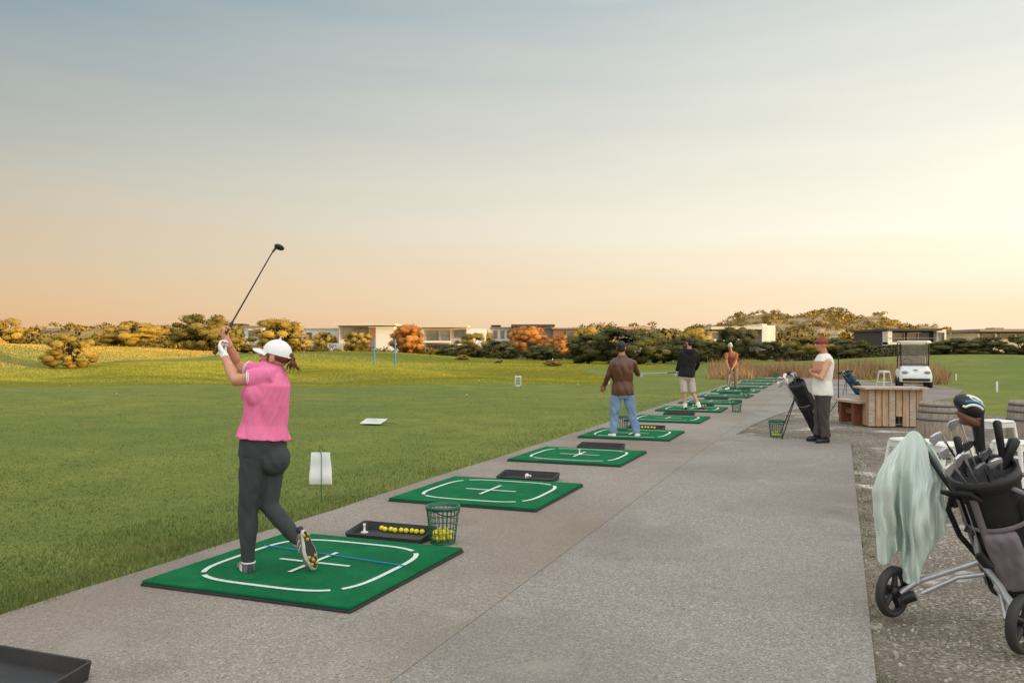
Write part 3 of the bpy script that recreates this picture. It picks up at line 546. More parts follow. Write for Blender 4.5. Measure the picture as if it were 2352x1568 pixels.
def shoe(e,an,fd,fu,m,ms,vx,sp=False,det=False):
    fd=fd.normalized(); x=fd.cross(fu).normalized(); z=x.cross(fd); T=frame(x,fd,z,an-z*.088)
    b=MB(); b.tube([(0,-.062,.045),(0,-.03,.048),(0,.06,.046),(0,.14,.038),(0,.185,.032)],[.03,.04,.043,.043,.026],12,T); b.tube([(0,-.02,.05),(0,-.022,.105)],[.043,.041],12,T); b.sph((0,.13,.03),(.047,.07,.026),T)
    u=skin(b,max(vx,.007),3).build('shoe',m,e)
    def ol(z_,k): return [V((( .047 if y>.05 else .036)*k*cos(a),y,z_)) for a in np.linspace(0,2*PI,24,endpoint=False) for y in [.062+.142*k*sin(a)]]
    MB().loft([ol(0,.94),ol(.01,1.0),ol(.028,1.0)],True,True,T).build('sole',ms,u)
    if sp:
        b=MB()
        for (xx,yy) in ((-.022,.16),(.022,.16),(-.028,.11),(.028,.11),(0,.135),(-.02,-.04),(.02,-.04),(0,-.01)): b.lathe([(.013,.002),(.011,-.008),(.005,-.010)],8,T@M.Translation((xx,yy,0)))
        b.build('spike',GS,u)
        MB().loft([[V((p.x*.92,.062+(p.y-.062)*.96,-.001)) for p in ol(0,.96)],[V((p.x*.92,.062+(p.y-.062)*.96,.002)) for p in ol(0,.96)]],True,True,T).build('outsole',BK,u)
    if det:
        MB().tube([(0,-.088,.03),(0,-.084,.06),(0,-.070,.098)],[.02,.022,.016],10,T).build('heel_counter',CH,u); MB().tube([(.042*cos(q),-.022+.042*sin(q),.103) for q in np.linspace(0,2*PI,17)],.007,6,T).build('collar_trim',SO,u)
        for sg in (-1,1):
            for k in range(2): MB().tube([(sg*.041,-.02+.035*k,.032),(sg*.042,.0+.035*k,.055),(sg*.036,.02+.035*k,.076)],.005,5,T).build('side_stripe',SO,u)
    if m in(BK,BH): return
    la=MB()
    for k in range(4): la.tube([(-.022,.04+.022*k,.089-.006*k),(0,.04+.022*k,.094-.006*k),(.022,.04+.022*k,.089-.006*k)],.0035,5,T)
    la.build('lace',WC,u)
def person(label,J,o):
    vx=o.get('vx',.012); sk=o.get('skin',SK); pel,nk,hd=J['pel'],J['neck'],J['head']
    e=thing('person',label,'person',(pel.x,pel.y,0))
    hz=o.get('hup',V((0,0,1))).normalized(); hy=o['face']; hy=(hy-hz*hy.dot(hz)).normalized(); hx=hy.cross(hz); TH=frame(hx,hy,hz,hd); k_=o.get('hs',1); TH=TH@M.Scale(k_,4)
    b=MB(); b.sph((0,-.008,.012),(.076,.096,.1),TH); b.sph((0,.03,-.06),(.055,.058,.06),TH); b.sph((0,.062,-.098),(.024,.024,.018),TH); b.tube([(0,.085,.015),(0,.112,-.03),(0,.094,-.04)],[.009,.014,.012],8,TH)
    b.sph((0,.088,-.066),(.024,.01,.01),TH); b.sph((0,.078,.026),(.055,.02,.014),TH)
    for s_ in (-1,1): b.sph((s_*.076,-.008,-.022),(.011,.022,.032),TH); b.sph((s_*.04,.062,-.03),(.024,.024,.022),TH)
    b.tube([nk-V((0,0,.03)),lerp(nk,hd,.5),TH@V((0,-.02,-.05))],[.064,.054,.056],12)
    torso(b,J,o,-.16,1.0,-.008)
    for s_ in 'lr':
        sh,el,wr=J['sh_'+s_],J['el_'+s_],J['wr_'+s_]; q=o.get('aw',1)
        b.tube([sh,lerp(sh,el,.5),el,lerp(el,wr,.35),lerp(el,wr,.8),wr],[.054*q,.048*q,.04*q,.04*q,.029*q,.025],12)
        hp,kn,an=J['hip_'+s_],J['kn_'+s_],J['an_'+s_]; q=o.get('lw',1)
        b.tube([hp,lerp(hp,kn,.5),kn,lerp(kn,an,.3),an],[.082*q,.07*q,.055*q,.054*q,.036],12)
    body=skin(b,vx,3)
    for s_,sg in (('l',1),('r',-1)):
        h=MB(); wr,el=J['wr_'+s_],J['el_'+s_]; hand(h,wr,o.get('hd_'+s_,wr-el),o.get('hn_'+s_,V((0,1,0))),sg,o.get('cu_'+s_,.45)); hh=skin(h,.0042 if vx<.01 else .006,1)
        if o.get('glove')==s_: hh.build('glove',WC,e)
        else: body.add(hh.v,hh.f,True)
    body.build('body',sk,e)
    for s_ in (-1,1):
        MB().sph((s_*.032,.083,.004),(.013,.008,.008),TH).build('eye',EY,e); MB().tube([(s_*.014,.098,.026),(s_*.034,.094,.032),(s_*.05,.08,.026)],.0045,5,TH).build('eyebrow',HB,e)
    MB().tube([(-.022,.094,-.066),(0,.1,-.064),(.022,.094,-.066)],.005,6,TH).build('mouth',LP,e)
    # top
    b=MB(); torso(b,J,o,o.get('hem',-.06),1.0,.016,o.get('flare',.03))
    for s_ in 'lr':
        sh,el,wr=J['sh_'+s_],J['el_'+s_],J['wr_'+s_]; sv=o.get('sleeve',1); q=o.get('sw',1)
        if sv<1: b.tube([lerp(sh,nk,.35),sh,lerp(sh,el,sv)],[.055*q,.063*q,.061*q],12)
        elif sv==1: b.tube([lerp(sh,nk,.35),sh,lerp(sh,el,.5),el,lerp(el,wr,.5),lerp(el,wr,.94)],[.058,.063,.057,.051,.047,.038],12)
        else: b.tube([lerp(sh,nk,.4),sh],[.055,.062],12)
    top=skin(b,vx,5,o.get('fold',.008),o.get('fs',7)).build(o.get('topn','shirt'),o['top'],e)
    if 'under' in o:
        for s_ in 'lr':
            b=MB(); sh,el,wr=J['sh_'+s_],J['el_'+s_],J['wr_'+s_]; b.tube([sh,lerp(sh,el,.5),el,lerp(el,wr,.5),lerp(el,wr,.95)],[.06,.058,.05,.046,.035],12)
            skin(b,vx,3,.006,14).build('sleeve',o['under'],e)
    # bottom
    b=MB(); torso(b,J,o,-.16,o.get('rise',.1),o.get('poff',.006)); lg=o.get('leg',1)
    for s_ in 'lr':
        hp,kn,an=J['hip_'+s_],J['kn_'+s_],J['an_'+s_]; q=o.get('lw',1)
        if lg<1: b.tube([hp,lerp(hp,kn,.5),lerp(hp,kn,lg)],[.096*q,.094*q,.098*q],12)
        else: b.tube([hp,lerp(hp,kn,.5),kn,lerp(kn,an,.35),an+(kn-an).normalized()*.01],[o.get('thigh',.095)*q,.087*q,.07*q,.066*q,.05*q*o.get('cuff',1)],14)
    if 'seat' in o: b.sph(lerp(J['pel'],J['hip_r'],.4)+o['seat'],(.115,.12,.115))
    skin(b,vx,5,o.get('pf',.009),11).build('trousers' if lg>=1 else 'shorts',o['bottom'],e)
    for s_ in 'lr': shoe(e,J['an_'+s_],o['ft_'+s_],o.get('fu_'+s_,V((0,0,1))),o.get('shoe',SH),o.get('sole',SO),vx,o.get('spk')==s_,vx<.01)
    return e,TH,top
def J_(Y,d):
    return {k:P(v[0],v[1],Y+(v[2] if len(v)>2 else 0)) for k,v in d.items()}
def dome(mb,T,rx,ry,h,z0,n=20,m=8): 
    rings=[[V((rx*cos(a)*cos(2*PI*j/n),ry*cos(a)*sin(2*PI*j/n)-.008,z0+h*sin(a))) for j in range(n)] for a in np.linspace(0,PI/2*.98,m)]
    return mb.loft(rings,True,True,T)
# woman in pink polo
YW=5.74
J=J_(YW,dict(pel=(603,1034),neck=(624,843),head=(633,816),sh_l=(622,862,-.13),sh_r=(606,858,.14),el_l=(540,874,-.12),wr_l=(516,818,.0),el_r=(546,842,.22),wr_r=(524,788,.10),hip_l=(584,1050,-.06),hip_r=(626,1050,.05),kn_l=(571,1165,-.03),kn_r=(618,1160,.02),an_l=(569,1294,0),an_r=(688,1246,.02)))
e,TH,top=person('woman in pink polo, white cap and charcoal trousers finishing a golf swing',J,dict(vx=.0075,face=V((-.97,.12,.2)),hup=V((.28,0,1)),skin=SK,top=PK,bottom=CH,sleeve=.6,bw=.92,bd=1.04,belly=.012,bust=1,hem=.15,flare=.12,rise=.23,poff=.014,thigh=.104,aw=.98,lw=.92,cuff=.95,fold=.013,fs=8.5,pf=.009,topn='polo_shirt',sw=.95,seat=V((.055,-.03,-.03)),
  ft_l=V((-.45,.75,0)),ft_r=V((.32,-.1,-1)),fu_r=V((-.75,.55,-.25)),fu_l=V((0,0,1)),spk='r',glove='l',hd_l=V((-.45,.3,.65)),hn_l=V((.6,.4,.6)),hd_r=V((-.25,-.15,.6)),hn_r=V((.7,-.3,.4)),cu_l=1.15,cu_r=1.15,hs=.97))
b=MB(); dome(b,TH,.088,.108,.105,.01); cap=b.build('cap',WC,e)
br=[]
for i in range(9):
    a=rad(20+140*i/8); br.append([V((.086*cos(a),.1*sin(a)-.008,.022)),V((.082*cos(a),.1*sin(a)+.075*sin(a)**1.5,.006-.02*abs(cos(a)))),V((.082*cos(a),.1*sin(a)+.075*sin(a)**1.5,.001-.02*abs(cos(a)))),V((.086*cos(a),.1*sin(a)-.008,.012))])
MB().loft(br,True,True,TH).build('brim',WC,cap)
MB().sph((0,0,.116),.009,TH).build('button',WC,cap)
MB().sph((0,-.112,.028),(.03,.012,.022),TH).build('cap_opening',HR,cap)
MB().tube([(-.04,-.112,.012),(0,-.122,.014),(.04,-.112,.012)],.006,6,TH).build('strap',WC,cap)
b=MB(); b.sph((0,-.034,-.002),(.08,.076,.048),TH); b.tube([(-.074,.02,0),(-.079,.02,-.045)],[.012,.006],6,TH); b.tube([(.074,.02,0),(.079,.02,-.045)],[.012,.006],6,TH); hair=skin(b,.007,2,.006,40).build('hair',HR,e)
b=MB(); rq=random.Random(3)
for k in range(30):
    a=k*.7; j=rq.uniform; pts=[V((.010*cos(a),-.105,.02+.008*sin(a))),V((.02*cos(a),-.132,.008+.014*sin(a))),V((.03*cos(a),-.14+.016*sin(a),-.020)),V((.036*cos(a+.3)+j(-.012,.012),-.142+.03*sin(a),-.04)),V((.036*cos(a+.6)+j(-.025,.025),-.152+.042*sin(a),-.056+j(-.035,.015)))]
    b.tube(pts,[.007,.008,.007,.004,.001],5,TH)
b.build('ponytail',HR,hair)
for s_ in 'lr':
    sh,el=J['sh_'+s_],J['el_'+s_]; d=(el-sh).normalized(); a=d.orthogonal().normalized(); c2=d.cross(a)
    for t_,mm in ((.545,WC),(.59,WC)):
        c=lerp(sh,el,t_); MB().tube([c+(a*cos(q)+c2*sin(q))*.0585 for q in np.linspace(0,2*PI,25)],.0036,6).build('sleeve_trim',mm,top)
nk=J['neck']; dd=(J['head']-nk).normalized(); a=dd.orthogonal().normalized(); c2=dd.cross(a)
MB().loft([[nk+dd*z_+(a*cos(q)+c2*sin(q))*r_ for q in np.linspace(0,2*PI,20,endpoint=False)] for z_,r_ in ((-.03,.088),(.028,.07),(.03,.074),(-.012,.103),(-.03,.1))],True,False).build('collar',PK,top)
# clubs
def club(label,butt,head,kind='iron',td=V((1,0,0)),grp=None,mh=None,scale=1,shaft=None,grip=.27):
    butt,head=V(butt),V(head); ax=(head-butt).normalized(); L=(head-butt).length; td=(td-ax*td.dot(ax)).normalized(); nn=ax.cross(td)
    e=thing('golf_club',label,'golf club',head,0,grp)
    MB().tube([butt+ax*grip*.9,head],[.006,.0045],7).build('shaft',shaft or SM,e)
    MB().tube([butt,butt+ax*.02,butt+ax*grip],[.0135,.0135,.0095],9).build('grip',BK,e)
    T=frame(td,ax,nn,head)
    if kind=='iron':
        pl=[(-.012,-.0),(-.01,.03),(.02,.045),(.066,.04),(.088,.012),(.078,-.03),(.05,-.02),(.015,.005)]; pl=[(x*scale,y*scale) for x,y in pl]
        b=MB(); b.loft([[V((x*.94,y*.94,-.009)) for x,y in pl],[V((x,y,-.005)) for x,y in pl],[V((x,y,.005)) for x,y in pl],[V((x*.94,y*.94,.009)) for x,y in pl]],False,True,T); b.tube([(0,-.05,0),(0,.03,0)],[.0075,.009],8,T); b.build('club_head',mh or SM,e)
    else:
        b=MB(); b.sph((.04*scale,.02*scale,.0),(.062*scale,.03*scale,.044*scale),T); b.tube([(0,-.05,0),(.01,.01,0)],[.008,.011],8,T); skin(b,.0045,2).build('club_head',mh or BK,e)
    return e
hb_=P(496,803,YW+.02); club('golf club raised over the shoulder of the woman in pink',hb_-(P(520,745,5.85)-hb_).normalized()*.03,P(632,568,6.22),'wood',V((1,-.2,-.75)),mh=BK,shaft=DS,scale=.66)
# man in leather jacket and jeans (seen from behind)
Y=14.55
J=J_(Y,dict(pel=(1430,902),neck=(1429,820),head=(1427,797),sh_l=(1408,834,.0),sh_r=(1453,834,.02),el_l=(1396,866,.02),wr_l=(1387,887,.14),el_r=(1465,858,.14),wr_r=(1456,838,.32),hip_l=(1416,908),hip_r=(1444,908),kn_l=(1412,955,.03),kn_r=(1453,955,.03),an_l=(1408,996),an_r=(1463,996)))
e,TH,top=person('man in brown leather jacket and blue jeans standing with back turned',J,dict(face=V((.25,1,0)),skin=SKD,top=LB,bottom=JN,sleeve=1,ft_l=V((-.3,1,0)),ft_r=V((.35,1,0)),shoe=WC,bw=1.04,topn='jacket',hem=-.06,fold=.015,fs=8,pf=.016,flare=.02,cuff=1.25,lw=1.05,cu_r=.6,hd_r=V((.25,.6,.15))))
b=MB(); b.sph((0,-.014,.022),(.079,.093,.088),TH); b.sph((0,-.04,-.02),(.073,.06,.068),TH); skin(b,.01,2,.008,40).build('hair',HB,e)
MB().lathe([(.075,-.02),(.07,.035),(.078,.03),(.085,-.02)],18,M.Translation(J['neck'])).build('collar',LB,top)
club('dark golf club held low by the man in the leather jacket',P(1381,888,Y+.14),P(1399,872,Y+1.0),'iron',V((0,0,-1)),shaft=DS)
# man in black hoodie
Y=20.8
J=J_(Y,dict(pel=(1577,862),neck=(1583,803),head=(1584,786),sh_l=(1566,811),sh_r=(1599,811,.02),el_l=(1559,836,.04),wr_l=(1555,853,.1),el_r=(1604,836,.1),wr_r=(1597,850,.3),hip_l=(1568,866),hip_r=(1587,866),kn_l=(1572,903,.02),kn_r=(1592,903,.04),an_l=(1574,936),an_r=(1607,934,-.1)))
e,TH,top=person('man in black hoodie and stone grey shorts with back turned',J,dict(face=V((-.45,1,0)),skin=SK,top=BH,bottom=SG,sleeve=1,leg=.92,ft_l=V((-.3,1,0)),ft_r=V((.5,-.6,0)),shoe=BK,topn='hoodie',hem=-.06,fold=.014,lw=.92,bw=1.08,glove='l',vx=.014))
b=MB(); b.sph((0,-.012,.022),(.081,.097,.093),TH); b.sph((0,-.04,-.02),(.075,.064,.072),TH); b.build('hair',HB,e)
nk=J['neck']; b=MB(); b.tube([nk+V((.1*cos(q),-.02+.085*sin(q),.0+.02*sin(q))) for q in np.linspace(0,2*PI,17)],.045,8); b.sph(nk+V((.0,-.1,-.06)),(.1,.05,.085)); skin(b,.014,3).build('hood',BH,top)
for s_ in 'lr': a=J['an_'+s_]; MB().tube([a-V((0,0,.02)),lerp(a,J['kn_'+s_],.32)],[.046,.058],10).build('sock',WC,e)
club('steel golf club held out level by the man in the black hoodie',P(1556,855,Y+.1),P(1474,858,Y-.05),'iron',V((0,0,-1)))
# man in striped hat at address, facing camera
Y=32.6
J=J_(Y,dict(pel=(1684,842,.16),neck=(1679,808,-.16),head=(1677,795,-.32),sh_l=(1692,813,-.14),sh_r=(1667,813,-.14),el_l=(1690,832,-.26),wr_l=(1681,848,-.42),el_r=(1669,832,-.26),wr_r=(1676,850,-.42),hip_l=(1690,846,.14),hip_r=(1677,846,.14),kn_l=(1690,868,-.02),kn_r=(1674,868,-.02),an_l=(1690,889,.05),an_r=(1673,889,.05)))
e,TH,top=person('man in white striped hat and brown shirt bent over his ball',J,dict(face=V((-.1,-1,-.75)),hup=V((0,-.6,.8)),skin=SKD,top=BT,bottom=KH,sleeve=.7,ft_l=V((.3,-1,0)),ft_r=V((-.3,-1,0)),shoe=WC,vx=.016,hem=-.06,bw=1.05,cuff=1.2,hn_l=V((1,0,0)),hn_r=V((1,0,0)),cu_l=1,cu_r=1,sw=1.15))
b=MB(); dome(b,TH,.094,.112,.13,-.0); cap=b.build('knit_hat',RW,e); MB().sph((0,0,.14),.035,TH).build('pompom',WC,cap)
club('golf club pointed down by the striped hat man',P(1678,846,Y-.42),P(1671,893,Y-.85),'iron',V((-1,0,0)))
# man in cream vest with folded arms
Y=13.9
J=J_(Y,dict(pel=(1890,902),neck=(1894,812),head=(1886,790),sh_l=(1903,829,-.17),sh_r=(1893,829,.19),el_l=(1886,868,-.24),wr_l=(1863,854,-.02),el_r=(1872,868,.2),wr_r=(1867,850,-.10),hip_l=(1893,910,-.08),hip_r=(1887,910,.1),kn_l=(1893,958,-.08),kn_r=(1881,958,.1),an_l=(1897,1005,-.08),an_r=(1880,1000,.1)))
e,TH,top=person('man in striped beanie and cream vest standing with folded arms',J,dict(face=V((-1,-.15,-.05)),skin=SKD,top=VW,bottom=DT,sleeve=2,under=TN,ft_l=V((-1,-.35,0)),ft_r=V((-1,.1,0)),shoe=BK,sole=BK,vx=.011,topn='vest',hem=-.06,bw=1.08,bd=1.1,belly=.03,lw=1.1,cuff=1.5,pf=.016,fold=.012,hd_l=V((.1,.9,.1)),hn_l=V((1,0,0)),hd_r=V((.3,-.9,.2)),hn_r=V((1,0,0))))
b=MB(); dome(b,TH,.085,.105,.112,.012); cap=b.build('beanie',RS,e); ET=TH@M.Translation((0,-.008,0))@M.Diagonal((.085,.105,1,1))
MB().lathe([(.98,.0),(1.015,.004),(1.015,.034),(.98,.04)],24,ET,cap=False).build('cuff',RS,cap)
rk=lambda z: math.sqrt(max(0,1-((z-.012)/.112)**2))+.012
for z0,z1 in ((.05,.055),(.072,.077),(.092,.096)):
    MB().lathe([(rk(z0)-.04,z0),(rk(z0),z0),(rk(z1),z1),(rk(z1)-.04,z1)],24,ET,cap=False).build('stripe',RS2,cap)
T=frame(V((0,1,0)),V((-1,0,0)),V((0,0,1)),lerp(J['pel'],J['neck'],.66))
b=MB(); rg=[]
for zz in (-.08,.1): rg.append([V(((.185+.014)*1.08*sin(q),(.125*1.1+.03)*cos(q),zz)) for q in np.linspace(-1.2,1.2,14)]+[V(((.185-.02)*1.08*sin(q),(.1)*cos(q),zz)) for q in np.linspace(1.2,-1.2,14)])
b.loft(rg,True,True,T); b.build('chest_panel',TN,top)
# ------------------------------------------------------------ golf bags
def golf_bag(label,top,bot,r,m1,m2,side,legs=None,strap=True,kx=1.12,detail=False):
    ax=(top-bot).normalized(); L=(top-bot).length; sd=(side-ax*side.dot(ax)).normalized(); n2=ax.cross(sd); e=thing('golf_bag',label,'golf bag',(bot.x,bot.y,0))
    T=frame(sd,n2,ax,bot); prof=[(0,.86),(.02,.98),(.12,1.0),(.3,.96),(.55,.9),(.8,.95),(.93,1.0),(1.0,1.02)]
    def rg(k,z,wob=0): return [V((r*kx*k*cos(q)*(1+wob*sin(3*q+z*9)),r*k*sin(q)*(1+wob*cos(2*q+z*7)),z)) for q in np.linspace(0,2*PI,24,endpoint=False)]
    MB().loft([rg(k,t*L,.025) for t,k in prof],True,True,T).build('bag_body',m1,e)
    MB().loft([rg(1.03,L*.94),rg(1.09,L*.95),rg(1.09,L+.03),rg(.95,L+.03),rg(.9,L-.01)],True,True,T).build('collar',BK,e)
    b=MB(); b.box((r*kx*.95,0,L*.3),(r*.75,r*1.25,L*.46),T,bev=.03); skin(b,.012,3,.008,16).build('pocket',m2,e)
    b=MB(); b.box((r*kx*.1,-r*.95,L*.36),(r*1.2,r*.5,L*.5),T,bev=.025); skin(b,.012,3,.008,16).build('pocket',m2 if detail else m1,e)
    b=MB(); b.box((r*kx*.9,0,L*.7),(r*.5,r*1.1,L*.2),T,bev=.02); skin(b,.012,3,.006,16).build('pocket',m1,e)
    for z_ in (.2,.62): MB().loft([rg(1.03,L*z_),rg(1.045,L*z_+.004),rg(1.045,L*z_+.024),rg(1.03,L*z_+.028)],True,False,T).build('band',m2,e)
    if detail:
        for a0 in (-2.6,-1.9): MB().loft([[V((r*kx*1.035*cos(a0+d_)*k_,r*1.035*sin(a0+d_)*k_,L*z_)) for d_,k_ in ((-.13,1),(0,1.012),(.13,1),(.1,.97),(-.1,.97))] for z_ in np.linspace(.1,.9,7)],True,True,T).build('side_panel',m2,e)
        MB().tube([T@V((r*kx*1.0*cos(-2.25),r*1.06*sin(-2.25),L*z_)) for z_ in np.linspace(.2,.86,6)],.004,5).build('zipper',SM,e)
        MB().tube([T@V((-r*kx*.8,-r*.7,L*.9)),T@V((-r*kx*1.15,-r*.95,L*.99)),T@V((-r*kx*.3,-r*1.25,L*.99)),T@V((-r*kx*.1,-r*1.02,L*.9))],.012,6).build('lift_handle',BF,e)
        for d_ in (-.5,.5): MB().tube([T@V((r*kx*.6,d_*r,L*.95)),T@V((r*kx*1.25,d_*r*1.3,L*.86)),T@V((r*kx*1.35,d_*r*1.2,L*.6)),T@V((r*kx*1.0,d_*r,L*.45))],.014,6).build('strap',m2,e)
    if strap: MB().tube([T@V((-r*kx,0,L*.9)),T@V((-r*kx-.07,.02,L*.7)),T@V((-r*kx-.06,.03,L*.45)),T@V((-r*kx,0,L*.3))],.016,6).build('strap',BF,e)
    if legs:
        for l in legs: MB().tube([T@V((-r*.5,0,L*.86)),l],.009,6).build('stand_leg',DS,e); MB().sph(l,.018).build('foot',BK,e)
    return e
top,bot=P(1830,882,14.5),P(1888,1000,14.75); bot.z=max(bot.z,.03)
golf_bag('black stand bag leaning on two legs beside the man in cream vest',top,bot,.125,BF,GF,V((.6,-.8,0)),[V((G(1796,1008).x,G(1796,1008).y,.0)),V((G(1806,1000).x,15.3,.0))])
for i,(px,py,k) in enumerate(((1796,870,'iron'),(1806,861,'iron'),(1815,858,'wood'),(1822,863,'iron'),(1828,860,'iron'),(1836,868,'wood'),(1800,880,'iron'),(1791,879,'iron'),(1810,874,'iron'))):
    h=P(px,py,14.4+.035*i); club('steel club standing in the leaning stand bag' if k=='iron' else ('dark wood with black head at left in the leaning stand bag' if i==2 else 'dark wood with black head at right in the leaning stand bag'),lerp(top,bot,.85),h,k,V((-1,R.uniform(-.8,.8),.3)),'irons in the leaning stand bag' if k=='iron' else None,scale=1.15)
top,bot=P(1944,858,28.2),P(1976,902,28.4); bot.z=.03
golf_bag('blue and black golf bag leaning before the dry reeds',top,bot,.13,NB,BF,V((.6,-.8,0)),[G(1936,905),V((G(1948,903).x,29.2,0))])
for i in range(5): club('club standing in the far blue golf bag',lerp(top,bot,.8),P(1934+6*i,852+R.uniform(-2,4),28.0+.1*i),'iron' if i%2 else 'wood',V((-1,.3,.2)),'clubs in the far blue bag')
# ------------------------------------------------------------ trolley and bag at right
W1=V((2.205,4.86,.146)); W2=V((2.6,4.27,.15)); axl=(W2-W1).normalized(); fwd=V((-axl.y,axl.x,0)).normalized(); hub=P(2252,1288,4.66)
e=thing('golf_trolley','silver push trolley with black wheels carrying the near golf bag','golf trolley',((W1.x+W2.x)/2,(W1.y+W2.y)/2,0))
def wheel(c,axis,r):
    q=axis.to_track_quat('Z','Y').to_matrix().to_4x4(); T=M.Translation(c)@q
    wm=MB().lathe([(r*.78,-.022),(r*.93,-.026),(r*.995,-.014),(r,0),(r*.995,.014),(r*.93,.026),(r*.78,.022),(r*.76,0),(r*.78,-.022)],36,T,cap=False).build('wheel',RB,e)
    b=MB(); b.lathe([(r*.79,-.016),(r*.79,.016),(r*.7,.016),(r*.7,-.016),(r*.79,-.016)],36,T,cap=False)
    for k in range(5):
        a=2*PI*k/5; b.tube([(r*.2*cos(a),r*.2*sin(a),0),(r*.74*cos(a+.12),r*.74*sin(a+.12),0)],[.02,.013],6,T)
    b.lathe([(.036,-.03),(.036,.03),(.015,.034)],16,T); b.build('rim',BK,wm)
wheel(W1,axl,.146); wheel(W2,axl,.15); W3=hub+fwd*.85; W3.z=.11; wheel(W3,axl,.11)
def bar(p,r,m=AL,nm='frame_bar'): return MB().tube(p,r,10).build(nm,m,e)
bar([W1+V((.03,-.03,.0)),lerp(W1,hub,.3)+V((0,0,.01)),hub],.017); bar([W2+V((-.02,.02,.03)),lerp(W2,hub,.5)+V((0,0,.02)),hub],.017)
bar([hub,P(2236,1205,4.66),P(2206,1150,4.72)],.019); bar([P(2206,1150,4.72),P(2165,1095,4.78),P(2110,1010,4.88)],.014,BK,'handle'); bar([P(2110,1010,4.88)-axl*.03,P(2102,1002,4.88),P(2110,1010,4.88)+axl*.03],.016,BK,'hand_grip')
bar([hub,lerp(hub,W3,.5)+V((0,0,.03)),W3],.017); bar([W1+V((.12,-.1,.02)),P(2200,1325,4.7),P(2262,1318,4.62)],.014); bar([hub+V((.02,-.05,-.03)),P(2300,1370,4.45),W2+V((-.05,.07,0))],.013)
bar([W1+V((.035,-.05,-.03)),W1+V((.09,-.08,.0))],.03,BK,'clamp'); bar([P(2228,1225,4.64),P(2240,1195,4.64)],.034,BK,'joint'); bar([P(2190,1140,4.74),P(2200,1160,4.74)],.03,BK,'joint')
bar([P(2250,1270,4.62),P(2275,1300,4.6)],.035,BK,'joint'); bar([P(2290,1345,4.5),P(2330,1395,4.38)],.022,AL,'brake_bar')
top,bot=P(2258,1088,4.56),P(2344,1345,4.72)
golf_bag('large black and grey golf bag strapped on the silver trolley',top,bot,.145,BF,GF,V((.8,-.6,.1)),strap=True,kx=1.15,detail=True)
for i,(px,py,dY,td,l) in enumerate(((2164,1002,.02,(-1,.1,.2),'upper left'),(2206,974,.10,(-1,.3,.3),'top'),(2216,1050,-.10,(-1,-.2,-.1),'middle'),(2262,1072,-.16,(-1,-.2,-.2),'lower right'),(2194,1072,-.04,(-1,0,-.3),'lower left'),(2274,1040,-.09,(-1,-.3,.1),'right of middle'),(2240,1022,.04,(-1,.2,.2),'behind middle'),(2298,1062,-.1,(-1,-.1,.2),'rightmost'),(2186,1036,.06,(-1,.2,.1),'left of middle'))):
    h=P(px,py,4.54+dY); club('steel iron head %s of the cluster in the near trolley bag'%l,lerp(top,bot,.6)+V((R.uniform(-.03,.03),R.uniform(-.03,.03),0)),h,'iron',V(td),'irons in the near trolley bag',shaft=DS if i%3==0 else SM,scale=.78,mh=SD if i in(3,5,6) else SM)
# driver in a black, white and blue cover
dh=P(2222,936,4.54); e=club('driver with black, white and blue cover rising highest from the near bag',lerp(top,bot,.5),dh+V((.06,0,-.07)),'wood',V((-1,0,.2)),mh=BRN,shaft=DS)
T=M.Translation(dh)@M.Rotation(.55,4,'Y')@M.Rotation(.45,4,'X')
b=MB(); b.sph((0,0,.012),(.09,.07,.054),T); b.tube([(.05,0,0),(.1,0,-.06)],[.045,.03],12,T); cv=skin(b,.006,2).build('head_cover',HC,e)
MB().tube([dh+V((.05,0,-.03)),lerp(dh+V((.05,0,-.03)),top,.3),lerp(dh+V((.05,0,-.03)),top,.62)],[.036,.028,.024],10).build('cover_sock',HC,e)
def onell(x,y,k=1.04): return T@V((x,y,.012+.054*k*math.sqrt(max(0,1-(x/.09)**2-(y/.07)**2))))
for ys_,m_ in ((-.054,WC),(-.038,HBL),(.0,WC)): MB().tube([onell(x,ys_+.012*sin(x*20)) for x in np.linspace(-.055,.045,9)],.0068,6).build('stripe',m_,cv)
MB().tube([onell(.03*cos(q)-.01,-.02+.012*sin(q)) for q in np.linspace(.6,5.6,12)],.0042,6).build('round_mark',WC,cv); MB().tube([onell(x,-.018+.3*(x-.04)) for x in np.linspace(.025,.055,4)],.0042,6).build('straight_mark',WC,cv)
b=MB(); b.sph((.035,-.02,-.04),(.075,.05,.035),T); skin(b,.007,2).build('club_sole',BRN,e)
for p0,p1,r0,l in (((2290,970),(2306,1070),.022,'black umbrella handle standing in the near trolley bag'),((2330,1010),(2300,1085),.03,'black covered wood at the right of the near trolley bag'),((2198,1006),(2215,1085),.02,'slim black covered club left in the near trolley bag')):
    tag(MB().tube([P(*p1,4.54),lerp(P(*p1,4.54),P(*p0,4.5),.6),P(*p0,4.5),P(*p0,4.5)+V((0,0,.012))],[r0*.7,r0*.9,r0,r0*.5],10).build('umbrella' if 'umbrella' in l else 'covered_club',BK),l,'umbrella' if 'umbrella' in l else 'golf club')
